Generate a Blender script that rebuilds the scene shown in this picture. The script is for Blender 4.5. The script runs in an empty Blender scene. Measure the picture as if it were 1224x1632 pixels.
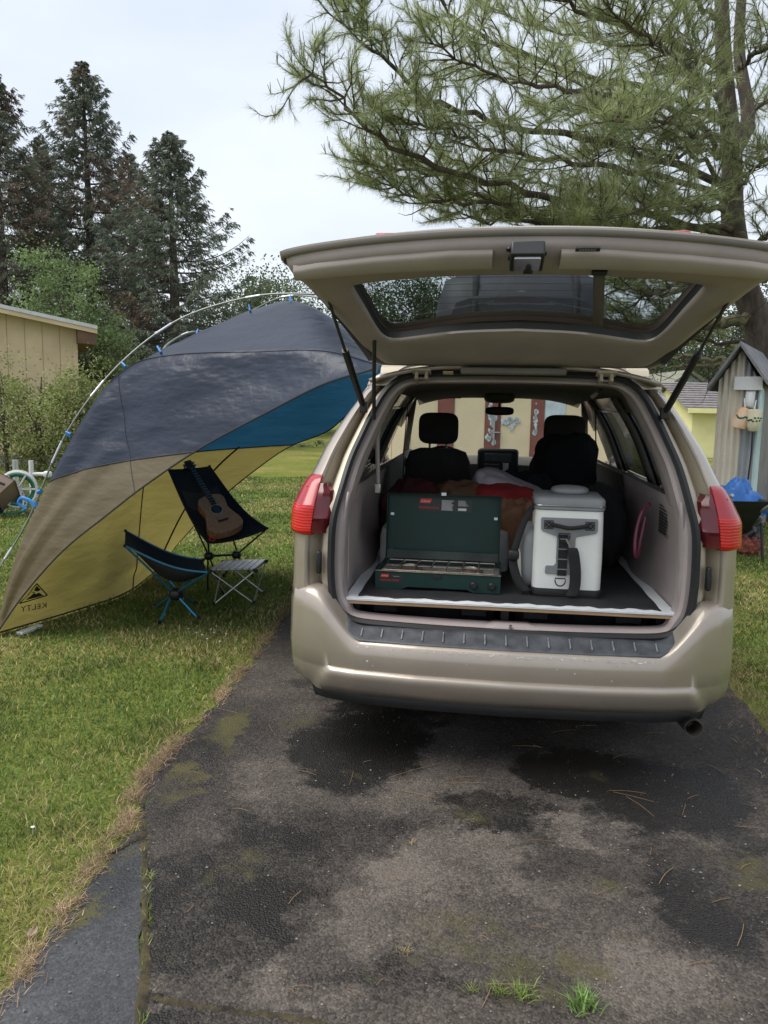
import bpy, bmesh, math, random
import numpy as np
from mathutils import Vector, Matrix
from mathutils.bvhtree import BVHTree
from mathutils.geometry import tessellate_polygon
random.seed(7); RNG = np.random.default_rng(11)
scn = bpy.context.scene
COL = scn.collection
R_ = math.radians

# ------------------------------------------------------------------ camera, sky, sun, exposure
CAM_H, PITCH, ROLL, FPX = 1.53, 7.8, 1.05, 1240.0          # FPX: focal length in photo pixels (1224 wide)
_p, _r = R_(PITCH), R_(ROLL)
C_F = Vector((0, math.cos(_p), -math.sin(_p))); _rt = Vector((1, 0, 0)); _up = _rt.cross(C_F)
C_R = _rt*math.cos(_r) + _up*math.sin(_r); C_U = -_rt*math.sin(_r) + _up*math.cos(_r)
C_O = Vector((0, 0, CAM_H))
cam_d = bpy.data.cameras.new('camera'); cam = bpy.data.objects.new('camera', cam_d); COL.objects.link(cam)
cam.matrix_world = Matrix(((C_R.x, C_U.x, -C_F.x, 0), (C_R.y, C_U.y, -C_F.y, 0), (C_R.z, C_U.z, -C_F.z, CAM_H), (0, 0, 0, 1)))
cam_d.sensor_fit = 'HORIZONTAL'; cam_d.sensor_width = 36; cam_d.lens = 36*FPX/1224
cam_d.clip_start = .05; cam_d.clip_end = 2000
scn.camera = cam

world = bpy.data.worlds.new('World'); scn.world = world; world.use_nodes = True
wn, wl = world.node_tree.nodes, world.node_tree.links
wn.clear()
SUN_EL, SUN_AZ = 60, 258          # high soft sun behind thin cloud, from the left
sky = wn.new('ShaderNodeTexSky'); sky.sky_type = 'NISHITA'; sky.sun_disc = False
sky.sun_elevation = R_(SUN_EL); sky.sun_rotation = R_(SUN_AZ); sky.air_density = 1.0; sky.dust_density = 2.5
tcw = wn.new('ShaderNodeTexCoord'); mpw = wn.new('ShaderNodeMapping'); mpw.inputs['Scale'].default_value = (1.2, 1.2, 3.2)
nzw = wn.new('ShaderNodeTexNoise'); nzw.inputs['Scale'].default_value = 1.6; nzw.inputs['Detail'].default_value = 5; nzw.inputs['Roughness'].default_value = .5
rpw = wn.new('ShaderNodeValToRGB'); rpw.color_ramp.elements[0].position = .30; rpw.color_ramp.elements[1].position = .72
rpw.color_ramp.elements[0].color = (6.6, 7.3, 8.6, 1); rpw.color_ramp.elements[1].color = (8.7, 9.2, 9.9, 1)
mxw = wn.new('ShaderNodeMixRGB'); mxw.inputs['Fac'].default_value = .90
bgw = wn.new('ShaderNodeBackground'); bgw.inputs['Strength'].default_value = .070
outw = wn.new('ShaderNodeOutputWorld')
wl.new(tcw.outputs['Generated'], mpw.inputs['Vector']); wl.new(mpw.outputs['Vector'], nzw.inputs['Vector'])
wl.new(nzw.outputs['Fac'], rpw.inputs['Fac']); wl.new(sky.outputs['Color'], mxw.inputs['Color1']); wl.new(rpw.outputs['Color'], mxw.inputs['Color2'])
wl.new(mxw.outputs['Color'], bgw.inputs['Color']); wl.new(bgw.outputs['Background'], outw.inputs['Surface'])

sun_d = bpy.data.lights.new('sun', 'SUN'); sun_d.energy = 2.2; sun_d.angle = R_(45); sun_d.color = (1, .965, .90)
sun = bpy.data.objects.new('sun', sun_d); COL.objects.link(sun)
_el, _az = R_(SUN_EL), R_(SUN_AZ)
_sd = Vector((math.sin(_az)*math.cos(_el), math.cos(_az)*math.cos(_el), math.sin(_el)))
sun.rotation_euler = (-_sd).to_track_quat('-Z', 'Y').to_euler(); sun.location = (0, 0, 20)

vs = scn.view_settings; vs.view_transform = 'Standard'; vs.look = 'None'; vs.gamma = 1; vs.use_curve_mapping = False
vs.exposure = 0.82
scn.render.engine = 'CYCLES'

# ------------------------------------------------------------------ photo pixel -> place helpers
def ray(x, y): return C_F + C_R*((x-612)/FPX) - C_U*((y-816)/FPX)
def G(x, y, z=0.0):                       # the point at height z seen at this pixel
    d = ray(x, y); return C_O + d*((z-CAM_H)/d.z)
def PY(x, y, Y):                          # the point at ground distance Y seen at this pixel
    d = ray(x, y); return C_O + d*(Y/d.y)
VO = Vector((.505, 3.05, 0)); VYAW = R_(6.9)
V_F = Vector((math.sin(VYAW), math.cos(VYAW), 0)); V_R = Vector((math.cos(VYAW), -math.sin(VYAW), 0))
def vloc(P): d = P-VO; return Vector((d.dot(V_R), d.dot(V_F), d.z))
def vwor(u, v, z): return VO + V_R*u + V_F*v + Vector((0, 0, z))
_vo = vloc(C_O)
def _vd(x, y): r = ray(x, y); return Vector((r.dot(V_R), r.dot(V_F), r.z))
def V(x, y, v): d = _vd(x, y); return _vo + d*((v-_vo.y)/d.y)       # van-local point on the plane v
def VZ(x, y, z): d = _vd(x, y); return _vo + d*((z-_vo.z)/d.z)
def gz(z): return .12 + .04*(z-.65) + .62*max(0, z-1.1)              # rear plane of the van: upright, then leaning forward

# ------------------------------------------------------------------ mesh helpers
def lerp(a, b, t): return a + (b-a)*t
def interp(x, xs, ys): return float(np.interp(x, xs, ys))
def sstep(a, b, x):
    t = max(0, min(1, (x-a)/(b-a))); return t*t*(3-2*t)
def crom(pts, n):
    """Catmull-Rom through pts, n samples"""
    P = [Vector(p) for p in pts]; m = len(P)-1; out = []
    for i in range(n):
        t = i/(n-1)*m; k = min(int(t), m-1); f = t-k
        p1, p2 = P[k], P[k+1]; p0 = P[k-1] if k > 0 else p1*2-p2; p3 = P[k+2] if k+2 <= m else p2*2-p1
        out.append(.5*((2*p1) + (p2-p0)*f + (2*p0-5*p1+4*p2-p3)*f*f + (3*p1-p0-3*p2+p3)*f**3))
    return out
def frame(z, xhint=(1, 0, 0)):
    z = Vector(z).normalized(); x = Vector(xhint); x = x - z*x.dot(z)
    if x.length < 1e-4: x = Vector((0, 1, 0)) - z*z.y
    x.normalize(); y = z.cross(x)
    return Matrix((x, y, z)).transposed()
class MB:
    def __init__(s): s.v = []; s.f = []
    def add(s, vs, fs):
        o = len(s.v); s.v += [tuple(p) for p in vs]; s.f += [tuple(i+o for i in f) for f in fs]; return s
    def box(s, c, d, R=None):
        c = Vector(c); vs = []
        for x in (-.5, .5):
            for y in (-.5, .5):
                for z in (-.5, .5):
                    p = Vector((x*d[0], y*d[1], z*d[2])); vs.append(c + (R @ p if R else p))
        return s.add(vs, [(0, 1, 3, 2), (4, 6, 7, 5), (0, 4, 5, 1), (2, 3, 7, 6), (0, 2, 6, 4), (1, 5, 7, 3)])
    def bar(s, a, b, w, h, up=(0, 0, 1)):
        a, b = Vector(a), Vector(b); z = (b-a); L = z.length
        R = frame(z, up); return s.box((a+b)/2, (h, w, L), R)
    def tube(s, pts, r, n=8, cap=True, closed=False):
        P = [Vector(p) for p in pts]; m = len(P); vs = []; prev = None
        for i, p in enumerate(P):
            if closed: t = P[(i+1) % m]-P[i-1]
            else: t = P[min(i+1, m-1)]-P[max(i-1, 0)]
            if t.length < 1e-9: t = Vector((0, 0, 1))
            t.normalize()
            if prev is None: x = t.orthogonal().normalized()
            else: x = (prev - t*prev.dot(t)); x = x.normalized() if x.length > 1e-6 else t.orthogonal().normalized()
            prev = x; y = t.cross(x); rr = r[i] if isinstance(r, (list, tuple)) else r
            for k in range(n):
                a = 2*math.pi*k/n; vs.append(p + (x*math.cos(a)+y*math.sin(a))*rr)
        fs = []
        for i in range(m if closed else m-1):
            j = (i+1) % m
            for k in range(n):
                l = (k+1) % n; fs.append((i*n+k, i*n+l, j*n+l, j*n+k))
        if cap and not closed: fs += [tuple(range(n-1, -1, -1)), tuple((m-1)*n+k for k in range(n))]
        return s.add(vs, fs)
    def lathe(s, prof, M=None, n=20, cap=True):
        vs = []; m = len(prof)
        for r, z in prof:
            for k in range(n):
                a = 2*math.pi*k/n; p = Vector((r*math.cos(a), r*math.sin(a), z)); vs.append(M @ p if M else p)
        fs = [(i*n+k, i*n+(k+1) % n, (i+1)*n+(k+1) % n, (i+1)*n+k) for i in range(m-1) for k in range(n)]
        if cap and prof[0][0] > 1e-5: fs.append(tuple(range(n-1, -1, -1)))
        if cap and prof[-1][0] > 1e-5: fs.append(tuple((m-1)*n+k for k in range(n)))
        return s.add(vs, fs)
    def grid(s, rows, cu=False, cv=False, flip=False):
        m, n = len(rows), len(rows[0]); vs = [p for r in rows for p in r]; fs = []
        for i in range(m if cv else m-1):
            for k in range(n if cu else n-1):
                f = (i*n+k, i*n+(k+1) % n, ((i+1) % m)*n+(k+1) % n, ((i+1) % m)*n+k)
                fs.append(f[::-1] if flip else f)
        return s.add(vs, fs)
    def prism(s, poly, f0, f1):
        """poly: 2D points; f0, f1: functions 2D->3D for bottom and top"""
        n = len(poly); a = [Vector(f0(*p)) for p in poly]; b = [Vector(f1(*p)) for p in poly]
        tri = tessellate_polygon([[Vector((p[0], p[1], 0)) for p in poly]])
        fs = [tuple(t) for t in tri] + [tuple(i+n for i in t[::-1]) for t in tri]
        fs += [(i, (i+1) % n, (i+1) % n+n, i+n) for i in range(n)]
        return s.add(a+b, fs)
    def blob(s, c, r, R=None, nu=16, nv=10, p=2.0):
        """superellipsoid"""
        c = Vector(c); rows = []
        sg = lambda x, e: math.copysign(abs(x)**e, x)
        e = 2.0/p
        for i in range(nv+1):
            th = -math.pi/2+math.pi*i/nv; row = []
            for k in range(nu):
                ph = 2*math.pi*k/nu
                q = Vector((r[0]*sg(math.cos(th), e)*sg(math.cos(ph), e), r[1]*sg(math.cos(th), e)*sg(math.sin(ph), e), r[2]*sg(math.sin(th), e)))
                row.append(c + (R @ q if R else q))
            rows.append(row)
        return s.grid(rows, cu=True)
    def build(s, name, mat, parent=None, smooth=True, ang=38, bevel=0, seg=2, sub=0, solid=0, soff=0, local=True, weld=False):
        me = bpy.data.meshes.new(name); me.from_pydata([tuple(p) for p in s.v], [], s.f); me.validate(); me.update()
        bm = bmesh.new(); bm.from_mesh(me)
        if weld: bmesh.ops.remove_doubles(bm, verts=bm.verts, dist=1e-5)
        bmesh.ops.recalc_face_normals(bm, faces=bm.faces); bm.to_mesh(me); bm.free()
        if smooth:
            me.polygons.foreach_set('use_smooth', [True]*len(me.polygons))
            if ang < 180: me.set_sharp_from_angle(angle=R_(ang))
        o = bpy.data.objects.new(name, me); COL.objects.link(o)
        if mat: me.materials.append(mat)
        if solid:
            md = o.modifiers.new('solid', 'SOLIDIFY'); md.thickness = solid; md.offset = soff
        if sub:
            md = o.modifiers.new('sub', 'SUBSURF'); md.levels = sub; md.render_levels = sub
        if bevel:
            md = o.modifiers.new('bevel', 'BEVEL'); md.width = bevel; md.segments = seg; md.limit_method = 'ANGLE'; md.angle_limit = R_(35)
        if parent:
            o.parent = parent
            if not local: o.matrix_parent_inverse = WM[parent].inverted()
            WM[o] = WM[parent].copy() if local else Matrix.Identity(4)
        else: WM[o] = Matrix.Identity(4)
        return o
WM = {}
def npmesh(name, V_, F_, mat, parent=None, col=None, smooth=False, kind=None, local=False):
    """numpy triangles/quads to a mesh; col: per-vertex RGB"""
    me = bpy.data.meshes.new(name); nv, nf, k = len(V_), len(F_), F_.shape[1]
    me.vertices.add(nv); me.vertices.foreach_set('co', np.asarray(V_, np.float32).ravel())
    me.loops.add(nf*k); me.loops.foreach_set('vertex_index', np.asarray(F_, np.int32).ravel())
    me.polygons.add(nf); me.polygons.foreach_set('loop_start', np.arange(0, nf*k, k, dtype=np.int32))
    try: me.polygons.foreach_set('loop_total', np.full(nf, k, np.int32))
    except Exception: pass
    me.polygons.foreach_set('use_smooth', np.full(nf, smooth))
    me.update(calc_edges=True)
    if col is not None:
        a = me.color_attributes.new('Col', 'FLOAT_COLOR', 'POINT')
        c4 = np.ones((nv, 4), np.float32); c4[:, :3] = col; a.data.foreach_set('color', c4.ravel())
    me.materials.append(mat)
    o = bpy.data.objects.new(name, me); COL.objects.link(o); WM[o] = Matrix.Identity(4)
    if parent:
        o.parent = parent
        if not local: o.matrix_parent_inverse = WM[parent].inverted()
    if kind: o['kind'] = kind
    return o
def tag(o, label, cat, group=None):
    o['label'] = label; o['category'] = cat
    if group: o['group'] = group
    return o
def thing(name, label, cat, loc=(0, 0, 0), rotz=0, group=None):
    o = bpy.data.objects.new(name, None); COL.objects.link(o); o.empty_display_size = .1
    o.location = loc; o.rotation_euler = (0, 0, rotz); tag(o, label, cat, group)
    WM[o] = Matrix.Translation(Vector(loc)) @ Matrix.Rotation(rotz, 4, 'Z'); return o
def struct(o): o['kind'] = 'structure'; return o
def copy_tree(o, parent=None):
    c = o.copy(); COL.objects.link(c); c.parent = parent
    if parent: c.matrix_parent_inverse = o.matrix_parent_inverse.copy()
    for ch in list(o.children): copy_tree(ch, c)
    return c
def text_mesh(body, size, M, extrude=0.0, align='CENTER', shear=0.0):
    """text as verts/faces mapped by M (function of x,y)"""
    cu = bpy.data.curves.new('txt', 'FONT'); cu.body = body; cu.size = size; cu.align_x = align; cu.shear = shear; cu.resolution_u = 3
    ob = bpy.data.objects.new('txt', cu); COL.objects.link(ob)
    dg = bpy.context.evaluated_depsgraph_get(); me = ob.evaluated_get(dg).to_mesh()
    vs = [M(v.co.x, v.co.y) for v in me.vertices]; fs = [tuple(p.vertices) for p in me.polygons]
    ob.evaluated_get(dg).to_mesh_clear(); bpy.data.objects.remove(ob); bpy.data.curves.remove(cu)
    return vs, fs

# ------------------------------------------------------------------ materials
def newmat(name):
    m = bpy.data.materials.new(name); m.use_nodes = True; n = m.node_tree.nodes; n.clear()
    out = n.new('ShaderNodeOutputMaterial'); b = n.new('ShaderNodeBsdfPrincipled'); m.node_tree.links.new(b.outputs[0], out.inputs['Surface'])
    return m, n, m.node_tree.links, b, out
def coords(n, l, kind='Object', scale=(1, 1, 1)):
    tc = n.new('ShaderNodeTexCoord'); mp = n.new('ShaderNodeMapping'); mp.inputs['Scale'].default_value = scale
    l.new(tc.outputs[kind], mp.inputs['Vector']); return mp.outputs['Vector']
def noise(n, l, vec, scale, detail=4, rough=.55):
    t = n.new('ShaderNodeTexNoise'); t.inputs['Scale'].default_value = scale; t.inputs['Detail'].default_value = detail; t.inputs['Roughness'].default_value = rough
    l.new(vec, t.inputs['Vector']); return t.outputs['Fac']
def ramp(n, l, fac, stops):
    r = n.new('ShaderNodeValToRGB'); e = r.color_ramp.elements
    while len(e) < len(stops): e.new(.5)
    for i, (p, c) in enumerate(stops):
        e[i].position = p; e[i].color = (*c, 1) if len(c) == 3 else c
    l.new(fac, r.inputs['Fac']); return r.outputs['Color']
def mixc(n, l, fac, a, b, mode='MIX'):
    m = n.new('ShaderNodeMixRGB'); m.blend_type = mode
    for s_, v_ in (('Fac', fac), ('Color1', a), ('Color2', b)):
        if hasattr(v_, 'is_linked'): l.new(v_, m.inputs[s_])
        else: m.inputs[s_].default_value = v_ if s_ == 'Fac' else (*v_, 1)
    return m.outputs['Color']
def bumpn(n, l, b, h, strength, dist=.01):
    bp = n.new('ShaderNodeBump'); bp.inputs['Strength'].default_value = strength; bp.inputs['Distance'].default_value = dist
    l.new(h, bp.inputs['Height']); l.new(bp.outputs['Normal'], b.inputs['Normal']); return bp
def mat(name, col, rough=.6, metal=0, var=.12, vscale=6, bump=0, bscale=60, coat=0, spec=None, scale=(1, 1, 1), col2=None, trans=0, emit=0):
    m, n, l, b, out = newmat(name); vec = coords(n, l, 'Object', scale)
    f = noise(n, l, vec, vscale, 5, .6)
    c2 = col2 or tuple(min(1, c*(1+var*1.2)) for c in col); c1 = tuple(c*(1-var) for c in col)
    if col2: c1 = col
    l.new(ramp(n, l, f, [(.32, c1), (.68, c2)]), b.inputs['Base Color'])
    b.inputs['Roughness'].default_value = rough; b.inputs['Metallic'].default_value = metal
    if var:
        rr = n.new('ShaderNodeMapRange'); rr.inputs['To Min'].default_value = max(.03, rough-.08); rr.inputs['To Max'].default_value = min(1, rough+.1)
        l.new(f, rr.inputs['Value']); l.new(rr.outputs[0], b.inputs['Roughness'])
    if coat: b.inputs['Coat Weight'].default_value = coat; b.inputs['Coat Roughness'].default_value = .08
    if spec is not None: b.inputs['Specular IOR Level'].default_value = spec
    if bump: bumpn(n, l, b, noise(n, l, vec, bscale, 4), bump)
    if trans: b.inputs['Transmission Weight'].default_value = trans
    return m
def glass(name, tint, refl=.06, rough=.02):
    m = bpy.data.materials.new(name); m.use_nodes = True; n = m.node_tree.nodes; n.clear(); l = m.node_tree.links
    out = n.new('ShaderNodeOutputMaterial'); t = n.new('ShaderNodeBsdfTransparent'); t.inputs[0].default_value = (*tint, 1)
    g = n.new('ShaderNodeBsdfGlossy'); g.inputs['Roughness'].default_value = rough
    fr = n.new('ShaderNodeLayerWeight'); fr.inputs['Blend'].default_value = .5
    pw = n.new('ShaderNodeMath'); pw.operation = 'POWER'; pw.inputs[1].default_value = 4.0; l.new(fr.outputs['Facing'], pw.inputs[0])
    ma = n.new('ShaderNodeMath'); ma.operation = 'MULTIPLY_ADD'; ma.inputs[1].default_value = .8; ma.inputs[2].default_value = refl; l.new(pw.outputs[0], ma.inputs[0])
    mx = n.new('ShaderNodeMixShader'); l.new(ma.outputs[0], mx.inputs[0]); l.new(t.outputs[0], mx.inputs[1]); l.new(g.outputs[0], mx.inputs[2])
    l.new(mx.outputs[0], out.inputs['Surface']); return m
def leafmat(name, rough=.55, trans=.35, gain=1.0):
    """foliage coloured by the per-leaf colour attribute, a little light passing through"""
    m = bpy.data.materials.new(name); m.use_nodes = True; n = m.node_tree.nodes; n.clear(); l = m.node_tree.links
    out = n.new('ShaderNodeOutputMaterial'); at = n.new('ShaderNodeAttribute'); at.attribute_name = 'Col'
    b = n.new('ShaderNodeBsdfPrincipled'); b.inputs['Roughness'].default_value = rough; b.inputs['Specular IOR Level'].default_value = .25
    t = n.new('ShaderNodeBsdfTranslucent'); mx = n.new('ShaderNodeMixShader'); mx.inputs[0].default_value = trans
    l.new(at.outputs['Color'], b.inputs['Base Color']); l.new(at.outputs['Color'], t.inputs['Color'])
    l.new(b.outputs[0], mx.inputs[1]); l.new(t.outputs[0], mx.inputs[2]); l.new(mx.outputs[0], out.inputs['Surface']); return m
def clothmat(name, outer, inner, trans, rough=.5, wr=.4, sheen=0):
    """tent cloth: own colour on the weather face, painted daylight glow on the inner, some daylight through it"""
    m = bpy.data.materials.new(name); m.use_nodes = True; n = m.node_tree.nodes; n.clear(); l = m.node_tree.links
    out = n.new('ShaderNodeOutputMaterial'); ge = n.new('ShaderNodeNewGeometry')
    vec = coords(n, l); f = noise(n, l, vec, 1.3, 4)
    base = mixc(n, l, ge.outputs['Backfacing'], outer, inner)  # inner colour is set brighter to paint in light passing through
    base = mixc(n, l, .28, base, ramp(n, l, f, [(.3, (.3, .3, .3)), (.7, (.75, .75, .75))]), 'OVERLAY')
    b = n.new('ShaderNodeBsdfPrincipled'); b.inputs['Roughness'].default_value = rough; b.inputs['Specular IOR Level'].default_value = .45
    l.new(base, b.inputs['Base Color'])
    t = n.new('ShaderNodeBsdfTranslucent'); t.inputs['Color'].default_value = (*inner, 1)
    vec2 = coords(n, l, 'Object', (.7, .9, 2.4)); w1 = noise(n, l, vec2, 3.0, 3, .5)
    vec3 = coords(n, l, 'Object', (1, 1, 1)); w2 = noise(n, l, vec3, 14, 3, .6)
    vv = n.new('ShaderNodeTexNoise'); vv.noise_type = 'RIDGED_MULTIFRACTAL'; vv.inputs['Scale'].default_value = 2.2; vv.inputs['Detail'].default_value = 2; l.new(vec2, vv.inputs['Vector'])
    ad = n.new('ShaderNodeMath'); ad.operation = 'MULTIPLY_ADD'; ad.inputs[1].default_value = .18; l.new(w2, ad.inputs[0]); l.new(w1, ad.inputs[2])
    ad2 = n.new('ShaderNodeMath'); ad2.operation = 'MULTIPLY_ADD'; ad2.inputs[1].default_value = .12; l.new(vv.outputs['Fac'], ad2.inputs[0]); l.new(ad.outputs[0], ad2.inputs[2])
    bp = n.new('ShaderNodeBump'); bp.inputs['Strength'].default_value = wr; bp.inputs['Distance'].default_value = .06
    l.new(ad2.outputs[0], bp.inputs['Height']); l.new(bp.outputs[0], b.inputs['Normal']); l.new(bp.outputs[0], t.inputs['Normal'])
    mx = n.new('ShaderNodeMixShader'); mx.inputs[0].default_value = trans
    l.new(b.outputs[0], mx.inputs[1]); l.new(t.outputs[0], mx.inputs[2]); l.new(mx.outputs[0], out.inputs['Surface']); return m

M = {}
M['black'] = mat('black_plastic', (.012, .012, .013), .45, var=.25, vscale=12)
M['rubber'] = mat('black_rubber', (.014, .014, .015), .75, var=.2, bump=.1, bscale=120)
M['dark_cloth'] = mat('dark_cloth', (.014, .014, .016), .9, var=.3, bump=.4, bscale=220)
M['steel'] = mat('steel', (.45, .45, .46), .3, 1, var=.15)
M['alu'] = mat('brushed_aluminium', (.55, .56, .58), .42, .85, var=.1, scale=(1, 12, 1))
M['white'] = mat('white_paint', (.62, .62, .62), .5, var=.06)

# ------------------------------------------------------------------ ground
def xy(p): return (p.x, p.y)
def vnoise(x, y, s, seed=0):
    """smooth value noise on numpy arrays, 0..1"""
    r = np.random.default_rng(seed).random((64, 64)); x = x/s; y = y/s
    i, j = np.floor(x).astype(int), np.floor(y).astype(int); fx, fy = x-i, y-j
    fx = fx*fx*(3-2*fx); fy = fy*fy*(3-2*fy); g = lambda a, b: r[a % 64, b % 64]
    return (g(i, j)*(1-fx)+g(i+1, j)*fx)*(1-fy)+(g(i, j+1)*(1-fx)+g(i+1, j+1)*fx)*fy
def inpoly(x, y, poly):
    c = np.zeros(x.shape, bool); n = len(poly)
    for a in range(n):
        x0, y0 = poly[a]; x1, y1 = poly[a-1]
        c ^= ((y0 > y) != (y1 > y)) & (x < (x1-x0)*(y-y0)/(y1-y0+1e-12)+x0)
    return c
def distpoly(x, y, line):
    d = np.full(x.shape, 1e9)
    for (x0, y0), (x1, y1) in zip(line[:-1], line[1:]):
        dx, dy = x1-x0, y1-y0; t = np.clip(((x-x0)*dx+(y-y0)*dy)/(dx*dx+dy*dy), 0, 1)
        d = np.minimum(d, np.hypot(x-x0-t*dx, y-y0-t*dy))
    return d
def rough_line(pts, amp, step, seed):
    rg = np.random.default_rng(seed); out = []
    for (x0, y0), (x1, y1) in zip(pts[:-1], pts[1:]):
        L = math.hypot(x1-x0, y1-y0); k = max(1, int(L/step))
        for i in range(k):
            t = i/k; o = rg.normal()*amp if (i or out) else 0
            out.append((lerp(x0, x1, t)+o, lerp(y0, y1, t)+rg.normal()*amp*.4))
    out.append(pts[-1]); return out
crack = [xy(G(*p)) for p in [(228, 1632), (238, 1560), (236, 1470), (237, 1400), (232, 1330), (230, 1268)]]
edge = [xy(G(*p)) for p in [(222, 1262), (238, 1240), (285, 1190), (345, 1125), (395, 1068), (430, 1020), (458, 980)]]
c0 = (crack[0][0]+.55*(crack[0][0]-crack[1][0])*4, -4.0)
crack_l = [(crack[0][0]+.9, -4.0), (crack[0][0]+.16, 1.0)] + crack
edge_l = edge + [(-.35, 8.5), (.35, 14.5), (.55, 16.2)]
left_line = rough_line(crack_l, .006, .06, 1) + rough_line(edge_l[:7], .012, .05, 2) + edge_l[7:]
right_px = [(1224, 1172), (1168, 1100)]
rp = [xy(G(*p)) for p in right_px]
right_line = rough_line([(1.55, -4.0), (1.72, 2.0), rp[0], rp[1], (2.45, 7.0), (3.5, 14.5), (3.8, 16.2)], .015, .12, 3)
main_poly = left_line + right_line[::-1]
strip_l = [xy(G(*p)) for p in [(-8, 1612), (60, 1530), (125, 1435), (175, 1370), (205, 1335), (232, 1322)]]
strip_poly = rough_line([(-1.15, -4.0), (-1.05, 1.0)]+strip_l, .012, .05, 4) + [(x-.018, y) for x, y in rough_line(crack_l[::-1][1:], .006, .06, 5)]

def asphalt(name, dark, light, blobs, moss, seed, agg=1.0, mblobs=()):
    m, n, l, b, out = newmat(name); vec = coords(n, l, 'Object')
    warp = n.new('ShaderNodeTexNoise'); warp.inputs['Scale'].default_value = 3.6; warp.inputs['Detail'].default_value = 9; warp.inputs['Roughness'].default_value = .78; l.new(vec, warp.inputs['Vector'])
    sub = n.new('ShaderNodeVectorMath'); sub.operation = 'SUBTRACT'; sub.inputs[1].default_value = (.5, .5, .5); l.new(warp.outputs['Color'], sub.inputs[0])
    sc = n.new('ShaderNodeVectorMath'); sc.operation = 'SCALE'; sc.inputs['Scale'].default_value = .62; l.new(sub.outputs[0], sc.inputs[0])
    ad = n.new('ShaderNodeVectorMath'); ad.operation = 'ADD'; l.new(vec, ad.inputs[0]); l.new(sc.outputs[0], ad.inputs[1])
    mpd = n.new('ShaderNodeMapping'); mpd.inputs['Location'].default_value = (seed, 0, 0); l.new(vec, mpd.inputs['Vector'])
    big = noise(n, l, mpd.outputs[0], 1.1, 7, .62)
    ms = noise(n, l, mpd.outputs[0], 2.7, 8, .7)
    def add_blobs(val, blobs):
      for (x, y, rx, ry, amp) in blobs:
        mp = n.new('ShaderNodeMapping'); mp.vector_type = 'TEXTURE'
        mp.inputs['Location'].default_value = (x, y, 0); mp.inputs['Scale'].default_value = (rx, ry, 1e3); l.new(ad.outputs[0], mp.inputs['Vector'])
        ln = n.new('ShaderNodeVectorMath'); ln.operation = 'LENGTH'; l.new(mp.outputs[0], ln.inputs[0])
        mr = n.new('ShaderNodeMapRange'); mr.interpolation_type = 'SMOOTHSTEP'; mr.inputs['From Min'].default_value = 1.05; mr.inputs['From Max'].default_value = .72
        mr.inputs['To Min'].default_value = 0; mr.inputs['To Max'].default_value = amp; l.new(ln.outputs['Value'], mr.inputs['Value'])
        a2 = n.new('ShaderNodeMath'); a2.operation = 'ADD'; l.new(val, a2.inputs[0]); l.new(mr.outputs[0], a2.inputs[1]); val = a2.outputs[0]
      return val
    val = add_blobs(big, blobs); ms = add_blobs(ms, mblobs)
    fine = noise(n, l, vec, 55, 5, .7)
    vo = n.new('ShaderNodeTexVoronoi'); vo.inputs['Scale'].default_value = 150; l.new(vec, vo.inputs['Vector'])
    stone = ramp(n, l, vo.outputs['Color'], [(.25, (.55, .55, .55)), (.6, (1.0, .98, .96)), (.93, (1.15, 1.12, 1.05)), (.985, (2.6, 2.5, 2.3))])
    fm = n.new('ShaderNodeMath'); fm.operation = 'MULTIPLY_ADD'; fm.inputs[1].default_value = .22; l.new(fine, fm.inputs[0])
    fs_ = n.new('ShaderNodeMath'); fs_.operation = 'SUBTRACT'; fs_.inputs[1].default_value = .11; l.new(val, fs_.inputs[0]); l.new(fs_.outputs[0], fm.inputs[2])
    bw = n.new('ShaderNodeMath'); bw.operation = 'MULTIPLY_ADD'; bw.inputs[1].default_value = .16; sepc = n.new('ShaderNodeSeparateColor'); l.new(vo.outputs['Color'], sepc.inputs[0]); l.new(sepc.outputs[0], bw.inputs[0])
    fs2 = n.new('ShaderNodeMath'); fs2.operation = 'SUBTRACT'; fs2.inputs[1].default_value = .08; l.new(fm.outputs[0], fs2.inputs[0]); l.new(fs2.outputs[0], bw.inputs[2])
    c = ramp(n, l, bw.outputs[0], [(.30, dark), (.50, tuple(lerp(a, b_, .38) for a, b_ in zip(dark, light))), (.74, light)])
    c = mixc(n, l, .55*agg, c, stone, 'MULTIPLY')
    c = mixc(n, l, .3, c, ramp(n, l, fine, [(.3, (.45, .45, .45)), (.7, (1.5, 1.5, 1.5))]), 'MULTIPLY')
    mf = ramp(n, l, ms, [(moss-.02, (0, 0, 0)), (moss+.14, (.85, .85, .85))])
    c = mixc(n, l, mf, c, (.075, .068, .022))
    l.new(c, b.inputs['Base Color'])
    rg = n.new('ShaderNodeMapRange'); rg.inputs['From Min'].default_value = .25; rg.inputs['From Max'].default_value = .55; rg.inputs['To Min'].default_value = .5; rg.inputs['To Max'].default_value = .9
    l.new(val, rg.inputs['Value']); l.new(rg.outputs[0], b.inputs['Roughness'])
    hm = n.new('ShaderNodeMath'); hm.operation = 'MULTIPLY_ADD'; hm.inputs[1].default_value = -.9; l.new(vo.outputs['Distance'], hm.inputs[0]); l.new(fine, hm.inputs[2])
    bumpn(n, l, b, hm.outputs[0], .6*agg, .008); b.inputs['Specular IOR Level'].default_value = .33
    return m
def gb(px, py, rx, ry, amp): p = G(px, py); return (p.x, p.y, rx, ry, amp)
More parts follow.
